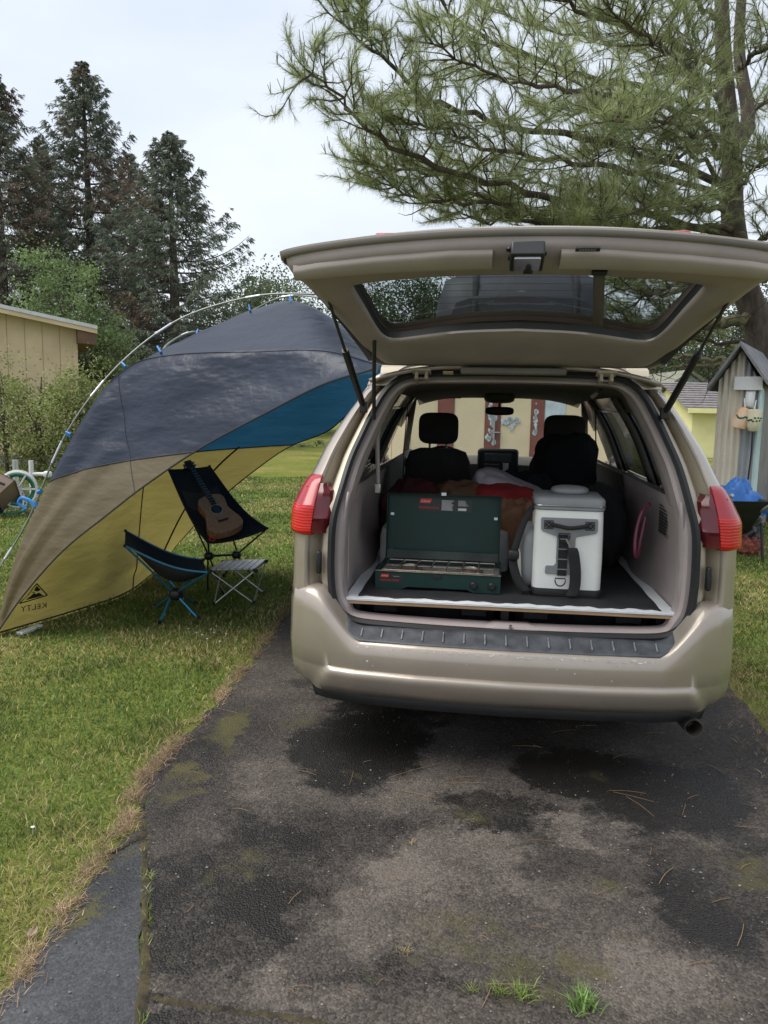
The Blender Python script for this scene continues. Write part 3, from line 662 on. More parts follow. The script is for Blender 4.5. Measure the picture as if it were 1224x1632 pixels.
    lamp = lens_shell(1.106, 1.228, 14).build('tail_lamp', M['lens'], van, ang=60)
    lens_shell(.976, 1.107, 14).build('brake_lens', M['lens_b'], lamp, ang=60)
    MB().box((sg*.835, gz(1.1)+.10, 1.09), (.07, .10, .18)).build('lamp_housing', M['lens_d'], lamp)
    wr = []
    for z in (.985, 1.0, 1.035, 1.05, 1.07, 1.13, 1.15, 1.165, 1.185, 1.195):
        e = lerp(.828, .798, (z-.98)/.24); g = gz(z); bump = .014 if (1.045 < z < 1.055 or z > 1.14) else 0
        w_in = .752 if 1.03 < z < 1.18 else .775
        wr.append([(sg*(e+.006), g-.018, z), (sg*lerp(e, w_in, .3), g-.010-bump, z), (sg*lerp(e, w_in, .8), g+.004-bump, z), (sg*w_in, g+.012, z), (sg*w_in, g+.05, z)])
    MB().grid(wr).build('lamp_wing', M['lens_d'], lamp, ang=25)

# --- rear bumper
def bplan(t):
    """t in -1..1 along the bumper from left flank round the tail to right flank: (u, v)"""
    a = abs(t); s = math.copysign(1, t)
    return s*interp(a, [0, .5, .62, .72, .80, .87, .93, 1], [0, .62, .76, .855, .915, .945, .955, .958]), interp(a, [0, .3, .5, .62, .72, .80, .87, .93, 1], [-.035, -.022, .003, .040, .090, .155, .25, .38, .62])
NB = 193; brow = [[] for _ in range(13)]
for i in range(NB):
    t = lerp(-1, 1, i/(NB-1)); u, v = bplan(t); a = abs(u); ss = math.copysign(1, t) if t else 1
    up, vp_ = bplan(t+.01); dn = Vector((vp_-v, -(up-u))).normalized(); nx, ny = (-dn.x, -dn.y) if (dn.x*u+dn.y*(v-.6)) < 0 else (dn.x, dn.y)
    rise = sstep(.60, .84, a); zt = lerp(.556, .745, rise); cr = 1-sstep(.74, .84, a)
    end = sstep(.80, .95, a)
    def pt(o, z): return (u+nx*o, v+ny*o, z)
    inn = lerp(.105, .075, rise) if a < .93 else .02
    ui = u-nx*inn if a > .70 else u; vi = lerp(.108, v-ny*inn, sstep(.66, .86, a))
    brow[0].append((u*lerp(1, .955, rise) - ss*.0*rise, vi, lerp(.594, .765, rise)))
    brow[1].append((lerp(u*lerp(1, .955, rise), u-nx*.02, .75), lerp(vi, v-ny*.02, .75), zt+lerp(.006, .012, rise)))
    brow[2].append(pt(-.012, zt)); brow[3].append(pt(-.002, zt-.012)); brow[4].append(pt(.006, zt-.04*lerp(1, 2, rise)))
    def cz_(z): uc = lerp(.735, .80, (.43-z)/.08); return 1-sstep(uc-.025, uc+.025, a)
    brow[5].append(pt(.010, .50)); brow[6].append(pt(.007, .4385)); brow[7].append(pt(.005+.020*cz_(.43), .4335)); brow[8].append(pt(.005+.026*cz_(.425), .424)); brow[9].append(pt(.003+.026*cz_(.40), .402))
    brow[10].append(pt(-.004+.022*cz_(.365), .36)); brow[11].append(pt(-.022+.018*cz_(.34), .325+.03*end)); brow[12].append(pt(-.10, .322+.03*end))
bump_o = MB().grid(brow).build('rear_bumper', M['paint'], van, ang=58)
# grey step pad with moulded ribs on the bumper shelf
pr = []
for i in range(61):
    u = lerp(-.672, .672, i/60); v = np.interp(abs(u), [0, .35, .62, .70], [-.030, -.022, .000, .018]); e = sstep(.60, .672, abs(u))
    rise = sstep(.60, .84, abs(u)); zt = lerp(.556, .745, rise)
    f = lambda k: (u, lerp(.107, v+.012, k)+e*.02*(k), lerp(lerp(.594, .765, rise), zt+lerp(.006, .012, rise), min(1, k/.75)) if k < .75 else lerp(zt+.006, zt-.004, (k-.75)/.25))
    pr.append([(f(k)[0], f(k)[1], f(k)[2]+.005) for k in (0, .25, .5, .75, .9, 1.0)])
pad = MB().grid(pr).build('step_pad', M['pad'], bump_o, solid=.006, ang=60)
M['rib'] = mat('worn_rib', (.17, .175, .19), .5, var=.3, vscale=30)
for i in range(15):
    u = lerp(-.60, .60, i/14); v = np.interp(abs(u), [0, .35, .62], [-.030, -.022, .0])
    MB().bar((u, .075, .5935), (u, v+.035, .5715), .006, .007).build('rib', M['rib'], pad, bevel=.0015)
MB().grid([[(bplan(t)[0]*k, bplan(t)[1]+d, z) for t in np.linspace(-.70, .70, 41)] for k, d, z in ((.985, .028, .335), (.97, .045, .275), (.95, .09, .262))]).build('lower_valance', M['black'], van, solid=.01)
# chips and scuffs in the bumper paint
sc = MB(); rs = random.Random(3)
for k in range(70):
    u = rs.uniform(-.62, .62); on_edge = rs.random() < .75
    z = .5475+rs.uniform(-.006, .004) if on_edge else rs.uniform(.36, .54); v = np.interp(abs(u), [0, .35, .62], [-.035, -.026, -.002])-.012
    w = rs.uniform(.004, .016) if on_edge else rs.uniform(.002, .006)
    sc.add([(u-w, v-.0035, z), (u, v-.0040, z-.003*rs.random()-.001), (u+w*rs.random(), v-.0035, z), (u, v-.0035, z+.003*rs.random()+.001)], [(0, 1, 2, 3)])
ex = MB(); Mx = Matrix.Translation((.765, .045, .258)) @ Matrix.Rotation(-math.pi/2-.1, 4, 'X')
ex.lathe([(.030, .08), (.034, .0), (.036, 0.0), (.037, .35), (.037, .9)], Mx, 20, False); ex.lathe([(.0, .12), (.029, .12), (.030, .02), (.034, .0)], Mx, 20, False)
ex.build('exhaust_pipe', mat('sooty_steel', (.10, .085, .075), .5, .8, var=.3), van)

# --- raised tailgate: gate-local (u, s along the gate from the hinge, n down towards the ground)
GA = R_(20); GH = Vector((0, .50, 1.70))
def gt(u, s, n=0): return GH + Vector((u, -s*math.cos(GA)-n*math.sin(GA), s*math.sin(GA)-n*math.cos(GA)))
_gn = Vector((0, math.sin(GA), math.cos(GA)))
def GT(px, py, n=0):
    d = _vd(px, py); h = GH - _gn*n; t = (h-_vo).dot(_gn)/d.dot(_gn); P = _vo+d*t-h
    return (P.x, P.dot(Vector((0, -math.cos(GA), math.sin(GA)))))
def mirror(L): return L + [(-x, y) for x, y in L[::-1] if abs(x) > 1e-6]
g_out = mirror([(0, .020), (-.30, .02), (-.56, .022), (-.605, .04), (-.628, .09), (-.655, .22), (-.690, .42), (-.735, .62), (-.785, .80), (-.826, .89), (-.838, .935), (-.815, .962), (-.70, 1.000), (-.50, 1.042), (-.25, 1.074), (0, 1.083)])
g_gls = mirror([(0, .425), (-.20, .405), (-.35, .365), (-.45, .332), (-.50, .322), (-.535, .345), (-.56, .42), (-.585, .60), (-.605, .74), (-.604, .785), (-.57, .815), (-.40, .852), (-.20, .872), (0, .878)])
def resamp(poly, n, c=(0, .58)):
    """closed polygon sampled by polar angle about c"""
    P = crom([Vector((x, y, 0)) for x, y in poly]+[Vector((*poly[0], 0))], 600); A = np.array([(math.atan2(p.y-c[1], p.x-c[0]), p.x, p.y) for p in P[:-1]])
    A = A[np.argsort(A[:, 0])]; an = np.linspace(-math.pi, math.pi, n, endpoint=False)
    return [(float(np.interp(a, A[:, 0], A[:, 1], period=2*math.pi)), float(np.interp(a, A[:, 0], A[:, 2], period=2*math.pi))) for a in an]
NG = 240; go = resamp(g_out, NG); gg = resamp(g_gls, NG)
def blend(f): return [(lerp(a[0], b_[0], f), lerp(a[1], b_[1], f)) for a, b_ in zip(go, gg)]
def grow(f, n): return [gt(x, y, (n*interp(y, [.25, .7], [.3, 1]) if n > 0 else n) if not callable(n) else n(x, y)) for x, y in blend(f)]
dome = lambda k: (lambda x, y: -k*(1-(x/.9)**2)*.6 - .02)
tg = MB(); tg.grid([grow(0, -.012), grow(-.02, -.022), grow(.02, lambda x, y: -.024-.008*(1-(x/.85)**2)), grow(.25, lambda x, y: -.032-.028*(1-(x/.85)**2)), grow(1.0, lambda x, y: -.045-.03*(1-(x/.85)**2))], cu=True)
gate = tg.build('tailgate', M['paint'], van, ang=60)
MB().grid([grow(-.012, -.016), grow(.0, -.004), grow(.035, .000), grow(.05, -.006)], cu=True).build('gate_flange', M['trim_d'], gate, ang=60)  # darker trim colour paints the shading under the lip
MB().grid([grow(.048, -.010), grow(.085, .012), grow(.13, .030), grow(.35, .040), grow(.60, .040), grow(.92, .034), grow(.985, .022), grow(1.0, -.022)], cu=True).build('inner_trim', M['trim'], gate, ang=55)
pane = [gt(x, y, -.030-.02*(1-(x/.7)**2)) for x, y in gg]; cpt = gt(0, .62, -.052)
mb = MB(); rows = [[lerp(cpt, p, f) for p in pane] for f in (.02, .35, .7, 1.0)]; mb.grid(rows, cu=True); mb.build('rear_window', M['gate_glass'], gate, ang=180)
hl = MB()                                            # heater wires
for k in range(9):
    s = lerp(.44, .83, k/8); w = interp(s, [.32, .42, .6, .8, .83], [.48, .54, .57, .58, .54]); hl.tube([gt(x, s, -.028-.02*(1-(x/.7)**2)) for x in np.linspace(-w, w, 13)], .0009, 4)
hl.build('heater_wires', mat('heater_wire', (.05, .03, .02), .6), gate)
MB().grid([grow(.992, .004), grow(1.012, -.022), grow(1.03, -.026)], cu=True).build('window_gasket', M['seal'], gate)
# latch trim panels, latch, bumpers and label on the gate's lower edge
def strip_panel(u0, u1, name):
    rows = []
    for i in range(25):
        u = lerp(u0, u1, i/24); s1 = interp(abs(u), [0, .25, .5, .7, .80], [1.055, 1.046, 1.012, .972, .94]); s0 = interp(abs(u), [0, .25, .5, .7, .80], [.968, .960, .938, .908, .888])
        e = sstep(0, .10, min(abs(u-u0), abs(u-u1)))
        rows.append([gt(u, lerp(s0, s1, k), nn) for k, nn in ((0, .036), (.05, .056), (.2, .058), (.8, .052), (.94, .044), (1, .015))])
    MB().grid(rows).build(name, M['trim_skylit'], gate, ang=50)
strip_panel(-.79, -.115, 'latch_trim'); strip_panel(.10, .79, 'latch_trim')
lc = GT(840, 404, .05)
lt = MB().box(gt(lc[0], lc[1], .060), (.105, .105, .05), Matrix.Rotation(-GA, 3, 'X')).build('latch', M['black'], gate, bevel=.006)
MB().box(gt(lc[0], lc[1]+.004, .088), (.082, .075, .012), Matrix.Rotation(-GA, 3, 'X')).build('latch_plate', M['steel'], lt, bevel=.003)
MB().blob(gt(lc[0]+.006, lc[1]-.01, .094), (.010, .020, .010), Matrix.Rotation(-GA, 3, 'X')).build('latch_hook', M['black'], lt)
MB().box(gt(lc[0]+.006, lc[1]-.034, .094), (.030, .016, .010), Matrix.Rotation(-GA, 3, 'X')).build('latch_hook', M['black'], lt, bevel=.003)
for px, py in ((812, 397), (815, 412), (866, 404)):
    q = GT(px, py, .045); MB().lathe([(.011, 0), (.011, .006), (.005, .010), (0, .010)], Matrix.Translation(gt(q[0], q[1], .043)) @ Matrix.Rotation(math.pi-GA, 4, 'X'), 12).build('screw_cap', M['black'], gate)
q = GT(937, 397, .045); wl_ = MB().box(gt(q[0], q[1], .045), (.075, .020, .006), Matrix.Rotation(-GA, 3, 'X')).build('warning_label', M['black'], gate)
q2 = MB()
for k in range(6): q2.box(gt(q[0]-.024+k*.009, q[1], .0485), (.006, .008, .001), Matrix.Rotation(-GA, 3, 'X'))
q2.build('label_print', M['trim'], wl_)
# pull strap hanging from the gate trim in front of the window
q = GT(955, 430, .03); q1 = GT(952, 516, .03)
MB().grid([[gt(lerp(q[0], q1[0], t)+w, lerp(q[1], q1[1], t)+.0, .035+.05*math.sin(t*3.14)) for w in (-.019, .019)] for t in np.linspace(0, 1, 10)]).build('pull_strap', mat('strap_web', (.10, .085, .08), .8, bump=.3, bscale=300), gate, solid=.004)
MB().box(gt(q[0], q[1]+.005, .04), (.05, .02, .02), Matrix.Rotation(-GA, 3, 'X')).build('strap_anchor', M['black'], gate, bevel=.004)
for sg in (-1, 1):
    # hinges and the black edge moulding down each side
    hx = .405*sg; h0 = MB(); h0.box(gt(hx, .035, .028), (.085, .05, .012), Matrix.Rotation(-GA, 3, 'X')); h0.box(gt(hx-.022, .012, .040), (.014, .06, .05), Matrix.Rotation(-GA, 3, 'X')); h0.box(gt(hx+.022, .012, .040), (.014, .06, .05), Matrix.Rotation(-GA, 3, 'X')); h0.box((hx, .50, 1.690), (.075, .05, .012))
    hg = h0.build('hinge', M['jamb'], gate, bevel=.003)
    MB().tube([gt(hx-.035, .004, .05), gt(hx+.035, .004, .05)], .007, 8).build('hinge_pin', M['steel'], hg)
    pts = [(sg*.618, .10), (sg*.640, .24), (sg*.674, .42), (sg*.716, .62), (sg*.748, .74)]
    MB().grid([[gt(x-sg*.006, s, .006), gt(x+sg*.020, s, .010), gt(x+sg*.022, s, -.01)] for x, s in pts]).build('edge_moulding', M['seal'], gate)
    MB().box(gt(sg*.42, 1.010, -.028), (.16, .05, .028), Matrix.Rotation(-GA, 3, 'X')).build('reflector', M['lens'], gate, bevel=.008)
    # gas strut: black cylinder below, thin rod above
    top = gt(sg*.715, .795, .01); bot = Vector((-.655, .355, 1.531)) if sg < 0 else Vector((.643, .355, 1.528))
    st = MB(); mid = lerp(bot, top, .50); st.tube([bot, lerp(bot, mid, .03), lerp(bot, mid, .05), mid], [.009, .009, .0145, .0145], 12)
    st_o = st.build('gas_strut', M['black'], van)
    MB().tube([mid, top], .0065, 8).build('strut_rod', mat('strut_rod_steel', (.06, .06, .06), .35, .6), st_o)
    MB().blob(top, (.016, .016, .016)).build('ball_socket', M['black'], st_o)
    # gutter closing gate hinge side
MB().box(gt(0, .030, .020), (.44, .05, .022), Matrix.Rotation(-GA, 3, 'X')).build('brake_lamp_cover', M['black'], gate, bevel=.008)
MB().box(gt(.0, .075, .040), (.46, .030, .03), Matrix.Rotation(-GA, 3, 'X')).build('grab_ledge', M['trim_d'], gate, bevel=.01)
q = GT(720, 573, .03); MB().box(gt(-.285, .060, .045), (.045, .03, .003), Matrix.Rotation(-GA, 3, 'X')).build('paper_label', mat('paper_label', (.55, .42, .26), .7), gate)
MB().tube([V(597, 532, .18), V(596, 600, .24), V(596, 668, .33)], .0085, 8).build('wiring_boot', M['black'], van)
MB().grid([[(t*.60, gz(1.69)+d, z-.012*abs(t)**3) for t in np.linspace(-1, 1, 21)] for d, z in ((-.004, 1.690), (.010, 1.715), (.05, 1.728))]).build('roof_gutter', M['jamb'], van)

# --- cabin interior
for sg in (-1, 1):
    rows = []
    for i in range(17):
        v = lerp(.165, 1.55, i/16); row = []
        for z in np.linspace(.56, 1.16, 10):
            bulge = .035*math.exp(-((v-.95)/.32)**2)*sstep(.95, .6, z)*1.6
            u = min(interp(z, [.56, .70, .9, 1.05, 1.16], [.690, .712, .715, .705, .690])+.01*sstep(.16, .6, v), .74)-bulge
            row.append((sg*u, v+.10*max(0, z-1.1), z))
        rows.append(row)
    tr = MB().grid(rows).build('side_trim', M['trim'], van, solid=.01, soff=-1)
    if sg > 0:
        gr_ = MB().box((.7045, .52, 1.08), (.006, .19, .22)).build('speaker_grille', M['trim_d'], tr, bevel=.01)
        for k in range(14): MB().box((.700, .52, 1.08-.095+k*.0145), (.006, .165-.004*abs(k-7), .0065)).build('louvre', M['black'], gr_)
    else:
        MB().box((-.704, .40, 1.01), (.006, .11, .055)).build('trim_socket', M['black'], tr, bevel=.006)
        MB().box((-.704, .42, .90), (.008, .24, .32)).build('jack_cover', M['trim'], tr, bevel=.012)
    # inner D pillar cover leaning forward, window sill and rear quarter inner frame
    pr_ = []
    for z in np.linspace(1.13, 1.645, 12):
        u0 = interp(z, [1.1, 1.18, 1.30, 1.40, 1.49, 1.585, 1.645], [.705, .690, .655, .62, .585, .54, .49]); g = gz(z)
        pr_.append([(sg*u0, g+.04, z), (sg*(u0-.018), g+.10, z), (sg*(u0-.012), g+.20+.1*(1.64-z), z), (sg*(u0+.03), g+.26+.16*(1.64-z), z)])
    MB().grid(pr_).build('pillar_trim', M['trim'], van)
    MB().grid([[(sg*.70, v, 1.155), (sg*.73, v, 1.165), (sg*.83, v, 1.10)] for v in np.linspace(.35, 3.6, 8)]).build('window_sill', M['trim_d'], van)
    MB().grid([[(sg*half(z, 2)*.955, v, z) for z in (1.52, 1.56, 1.60, 1.64)] for v in np.linspace(.55, 3.5, 8)]).build('roof_side_trim', M['headliner'], van)
    for v in (1.66, 2.72): MB().grid([[(sg*(half(z, v)-.055), v+d, z) for d in (-.07, .07)] for z in np.linspace(1.10, 1.60, 8)]).build('inner_pillar', M['trim_d'], van, solid=.02)
    MB().grid([[(sg*.775, v, z) for z in (.55, .8, 1.0, 1.12)] for v in np.linspace(1.5, 4.1, 9)]).build('door_lining', M['trim_d'], van)
    # shoulder belts
    MB().grid([[(sg*(.66+.02*math.sin(t*3)), 2.55-.05*t+w, lerp(1.52, .72, t)) for w in (-.024, .024)] for t in np.linspace(0, 1, 8)]).build('seat_belt', M['dark_cloth'], van, solid=.002)
    MB().box((sg*.665, 2.56, 1.06), (.03, .05, .06)).build('belt_buckle', M['steel'], van, bevel=.006)
MB().tube([V(600, 615, .60), V(604, 660, .62), V(601, 700, .60), V(603, 780, .58)], [.016, .020, .012, .009], 10).build('rear_belt', M['trim'], van)
MB().box(V(602, 778, .58), (.03, .02, .05)).build('belt_tongue', M['steel'], van, bevel=.005)
# front seats
def seat(u, covered):
    s = MB(); rows = []
    for z, hw, d in ((.62, .22, .09), (.80, .235, .10), (1.0, .24, .095), (1.14, .23, .085), (1.21, .20, .07), (1.235, .13, .04)):
        lean = 2.62-.22*(z-.62)
        rows.append([(u+hw*math.copysign(abs(math.cos(a))**.55, math.cos(a)), lean+d*math.copysign(abs(math.sin(a))**.7, math.sin(a)), z) for a in np.linspace(0, math.tau, 24, endpoint=False)])
    s.grid(rows, cu=True); s.add(rows[-1], [tuple(range(24))])
    so = s.build('front_seat', M['seat'], van, ang=60)
    MB().box((u, 2.86, .60), (.48, .52, .16)).build('seat_cushion', M['seat'], so, bevel=.05, seg=4)
    hc = (u, 2.50, 1.375); MB().blob(hc, (.142, .055, .112), p=4.2, nu=28, nv=16).build('headrest', M['seat'], so)
    for k in (-.06, .06): MB().tube([(u+k, 2.50, 1.22), (u+k, 2.50, 1.29)], .008, 8).build('headrest_post', M['steel'], so)
    MB().blob((u+(.285 if u < 0 else -.285), 2.82, .98), (.035, .16, .045), p=3).build('armrest', M['seat'], so)
    return so
sl = seat(-.43, False); sr = seat(.45, True)
# dashboard with centre stack, mirror, steering wheel
dash = MB(); dash.grid([[(u, v, z-.03*abs(u)**2) for u in np.linspace(-.78, .78, 13)] for v, z in ((4.15, 1.03), (3.85, 1.10), (3.62, 1.10), (3.52, 1.05), (3.50, .75), (3.6, .55))])
do = dash.build('dashboard', M['trim_d'], van, solid=.02)
MB().box((.02, 3.49, 1.06), (.34, .06, .26)).build('centre_stack', M['black'], do, bevel=.03, seg=3)
MB().box((.02, 3.455, 1.115), (.22, .01, .07)).build('radio', mat('radio_face', (.05, .055, .06), .3, var=.3, vscale=40), do, bevel=.005)
for k in range(3): MB().box((-.03, 3.452, 1.06-k*.03), (.12, .008, .012)).build('button_row', mat('button_grey', (.30, .31, .32), .4), do, bevel=.003)
MB().box((.085, 3.45, 1.03), (.05, .012, .09)).build('phone_holder', M['steel'], do, bevel=.006)
MB().tube([(-.43+.185*math.cos(a), 3.36-.07*math.sin(a), 1.03+.17*math.sin(a)) for a in np.linspace(0, math.tau, 28, endpoint=False)], .016, 8, closed=True).build('steering_wheel', M['black'], van)
mr_ = MB().blob(V(796, 655, 3.25), (.115, .022, .034), p=3.5).build('rear_view_mirror', M['black'], van)
MB().tube([V(796, 655, 3.27), V(796, 628, 3.42)], .010, 8).build('mirror_stalk', M['black'], mr_)
MB().blob(V(796, 634, 2.9), (.115, .16, .042), p=3).build('overhead_console', M['trim_d'], van)
for px in (700, 905): MB().box(V(px, 632, 3.28)+Vector((0, 0, .015)), (.36, .16, .014), Matrix.Rotation(.3, 3, 'X')).build('sun_visor', M['trim'], van, bevel=.006)
for px, py, v in ((640, 622, .95), (950, 628, .95)): MB().tube([V(px-8, py+6, v), V(px, py, v), V(px+9, py-10, v+.1)], .012, 8).build('coat_hook', M['trim'], van)
# threshold trim at the bottom of the opening
MB().grid([[(u, .135+d, z+(.010 if -.05 < u < .12 else 0)) for u in np.linspace(-.69, .69, 31)] for d, z in ((-.004, .596), (.0, .606), (.03, .612), (.09, .608), (.13, .545))]).build('threshold_trim', M['trim'], van, ang=60)
MB().tube([(.02, .128, .60), (.02, .128, .625)], .006, 8).build('striker', M['steel'], van)
sc.build('paint_chips', mat('chip_grey', (.55, .53, .5), .7, var=.4, vscale=30), bump_o)['kind'] = 'stuff'

# ------------------------------------------------------------------ cargo (built in van-local space, each its own thing)
def vthing(name, label, cat, u, v, z, rz=0, group=None): return thing(name, label, cat, vwor(u, v, z), -VYAW+rz, group)
# plywood sleeping platform with white foam edge and black rubber mat
PZ = .700
pf = vthing('cargo_platform', 'plywood cargo shelf edged in white with a black rubber mat inside the open minivan', 'platform', 0, .17, 0)
MB().box((0, .93, PZ-.018), (1.395, 1.86, .015)).build('board', mat('plywood', (.36, .23, .13), .75, var=.25, vscale=5, scale=(1, 6, 30)), pf)
M['foam'] = mat('white_foam', (.66, .67, .68), .8, var=.06, bump=.15, bscale=90)
mb = MB(); mb.grid([[(lerp(-.695, .695, i/60)+0, dd, PZ-.010+zz+(.006*math.sin(i*1.7) if zz > 0 else 0)*.25) for i in range(61)] for dd, zz in ((.10, .010), (.004, .0105), (-.004, .008), (-.004, -.0)) ])
mb.build('white_edge', M['foam'], pf)
for sg in (-1, 1): MB().box((sg*.667, .93, PZ-.005), (.055, 1.86, .011)).build('white_edge', M['foam'], pf)
mb = MB(); mb.grid([[(lerp(-.640, .640, i/40), lerp(.030, 1.85, (k/30)**1.5)+(.010*math.sin(i*.9)+.006*math.sin(i*2.3) if k == 0 else 0), PZ+.0045+(.002*math.sin(i*.7+k) if k else 0)) for i in range(41)] for k in range(31)])
mb.build('rubber_mat', mat('rubber_mat', (.020, .020, .022), .7, var=.2, bump=.5, bscale=160), pf, solid=.004, soff=-1)
for u in (-.66, 0, .66): MB().box((u, .95, .615), (.035, 1.7, .146)).build('support_rail', M['black'], pf)
for sg, lab in ((-1, 'black plastic storage tote under the shelf on the stove side'), (1, 'black plastic storage tote under the shelf on the cooler side')):
    bn = vthing('storage_tote', lab, 'tote', sg*.335, .62, .546, group=None)
    MB().grid([[(x*f, y*f2, z) for x, y in ((-.30, -.29), (.30, -.29), (.30, .29), (-.30, .29))] for f, f2, z in ((.90, .90, .002), (.90, .90, .0), (1.0, 1.0, .105), (1.04, 1.03, .105), (1.04, 1.03, .118))], cu=True).build('tub', M['black'], bn, smooth=False, bevel=.006)
    MB().box((0, 0, .125), (.63, .61, .012)).build('lid', M['black'], bn, bevel=.004)
    for x in (-.20, .20): MB().box((x, -.305, .085), (.11, .02, .05)).build('latch', M['rubber'], bn, bevel=.005)

# camp stove
M['green'] = mat('dark_green_enamel', (.007, .032, .027), .48, var=.15, vscale=9, spec=.35)
M['grate'] = mat('chromed_wire', (.36, .30, .25), .4, .9, var=.35, vscale=25)
M['red'] = mat('label_red', (.62, .045, .03), .55, var=.05); M['lblack'] = mat('label_black', (.02, .02, .022), .5); M['ltext'] = mat('label_text', (.55, .56, .57), .6)
stv = vthing('camp_stove', 'dark green two burner camp stove with its lid standing open', 'stove', -.300, .49, PZ+.005, R_(-1.5))
SW = .565; SD = .30
case = MB(); sec = [(-SW/2, -SD/2), (SW/2, -SD/2), (SW/2, SD/2), (-SW/2, SD/2)]
case.prism([(-SW/2, 0), (-SW/2+.02, 0), (-SW/2+.12, 0), (-SW/2+.15, .012), (SW/2-.15, .012), (SW/2-.12, 0), (SW/2, 0), (SW/2, .085), (-SW/2, .085)], lambda x, z: (x, -SD/2, z), lambda x, z: (x, -SD/2+.006, z))
case.box((0, SD/2-.003, .0425), (SW, .006, .085)); case.box((-SW/2+.003, 0, .0425), (.006, SD-.012, .085)); case.box((SW/2-.003, 0, .0425), (.006, SD-.012, .085)); case.box((0, 0, .018), (SW-.012, SD-.012, .004))
co = case.build('case', M['green'], stv, bevel=.003)
MB().box((0, 0, .056), (SW-.014, SD-.014, .004)).build('burner_pan', mat('scorched_steel', (.34, .30, .26), .45, .6, var=.35, vscale=9, col2=(.55, .53, .5)), stv)
for x in (-.14, .14):
    MB().lathe([(.0, .0), (.055, .0), (.06, .012), (.045, .02), (.042, .014), (.0, .014)], Matrix.Translation((x, .01, .059)), 24).build('burner', M['grate'], stv)
gt_ = MB()
yA, yB = -SD/2+.022, SD/2-.03
gt_.tube([(-SW/2+.03, yA, .083), (SW/2-.03, yA, .083), (SW/2-.03, yB, .083), (-SW/2+.03, yB, .083)], .0032, 6, closed=True)
for k in range(1, 7):
    x = lerp(-SW/2+.03, SW/2-.03, k/7); gt_.tube([(x, yA, .075), (x, yA, .087), (x, yB, .087), (x, yB, .075)], .0030, 6)
gt_.tube([(-SW/2+.03, (yA+yB)/2, .080), (SW/2-.03, (yA+yB)/2, .080)], .0030, 6); gt_.build('grate', M['grate'], stv)
MB().box((0, -SD/2+.002, .084), (SW, .016, .004)).build('rim', M['grate'], stv, bevel=.001)
ld = MB(); LZ = .315; lean = R_(6); Rl = Matrix.Rotation(-lean, 3, 'X'); ly = SD/2-.005
def lid(x, y, z): p = Rl @ Vector((0, y, z)); return (x, ly+p.y, .088+p.z)
for c_, d_ in (((0, .0, LZ/2), (SW-.018, .004, LZ)), ((-SW/2+.011, -.022, LZ/2), (.004, .044, LZ)), ((SW/2-.011, -.022, LZ/2), (.004, .044, LZ)), ((0, -.022, LZ), (SW-.018, .044, .004))):
    ld.box(lid(*c_), d_, Rl)
lo = ld.build('lid', M['green'], stv, bevel=.002)
MB().box(lid(0, -.030, .022), (SW-.03, .003, .045), Matrix.Rotation(-lean+.5, 3, 'X')).build('wind_flap', mat('grey_green_steel', (.10, .12, .12), .4, .4), stv)
for x, z in ((-SW/2+.032, LZ*.68), (SW/2-.032, LZ*.66), (-SW/2+.030, LZ*.11), (SW/2-.038, LZ*.09)):
    MB().box(lid(x, -.006, z), (.018, .008, .014), Rl).build('clip', M['steel'], lo, bevel=.001)
MB().box(lid(.0, -.046, LZ+.003), (.024, .006, .016), Rl).build('catch', M['steel'], lo, bevel=.001)
MB().box((0, -SD/2-.003, .066), (.034, .006, .014)).build('front_catch', M['black'], stv, bevel=.001)
for x in (.165, .245):
    MB().lathe([(.017, 0), (.017, .012), (.012, .018), (0, .018)], Matrix.Translation((x, -SD/2, .036)) @ Matrix.Rotation(math.pi/2, 4, 'X'), 14).build('knob', M['black'], stv)
# printed label on the lid: red logo, red lettering, grey instruction lines
def decal(name, x0, x1, z0, z1, m_, parent, fn, off): MB().add([fn(x0, off, z0), fn(x1, off, z0), fn(x1, off, z1), fn(x0, off, z1)], [(0, 1, 2, 3)]).build(name, m_, parent, smooth=False)
decal('label_panel', -.125, .135, .232, .296, M['lblack'], lo, lid, -.0045)
MB().add([lid(-.118, -.0052, .272), lid(-.066, -.0052, .272), lid(-.060, -.0052, .293), lid(-.113, -.0052, .293)], [(0, 1, 2, 3)]).build('logo_plate', M['red'], lo, smooth=False)
def tlid(body, size, x, z, m_, sh=0, fn=lid, off=-.006, par=lo):
    v_, f_ = text_mesh(body, size, lambda a, b_: fn(x+a, off, z+b_), shear=sh, align='LEFT'); MB().add(v_, f_).build('lettering', m_, par, smooth=False)
tlid('Coleman', .0125, -.1145, .2775, M['ltext'], .3)
tlid('PROPANE STOVE', .0128, -.1225, .246, M['red'])
mb = MB(); rs = random.Random(2)
for k in range(11):
    z = .286-k*.0046; mb.add([lid(-.012, -.0052, z), lid(-.012+rs.uniform(.045, .064), -.0052, z), lid(-.012+.05, -.0052, z+.0022), lid(-.012, -.0052, z+.0022)], [(0, 1, 2, 3)])
for k in range(6):
    z = .286-k*.0046; mb.add([lid(.068, -.0052, z), lid(.068+rs.uniform(.03, .055), -.0052, z), lid(.10, -.0052, z+.002), lid(.068, -.0052, z+.002)], [(0, 1, 2, 3)])
mb.add([lid(.068, -.0052, .240), lid(.108, -.0052, .240), lid(.108, -.0052, .252), lid(.068, -.0052, .252)], [(0, 1, 2, 3)]); mb.build('print_lines', M['ltext'], lo, smooth=False)
fr_ = lambda x, o, z: (x, -SD/2+o, z)
decal('front_label', -.262, -.155, .030, .070, M['lblack'], co, fr_, -.0010)
MB().add([fr_(-.256, -.0016, .054), fr_(-.222, -.0016, .054), fr_(-.219, -.0016, .068), fr_(-.253, -.0016, .068)], [(0, 1, 2, 3)]).build('logo_plate', M['red'], co, smooth=False)
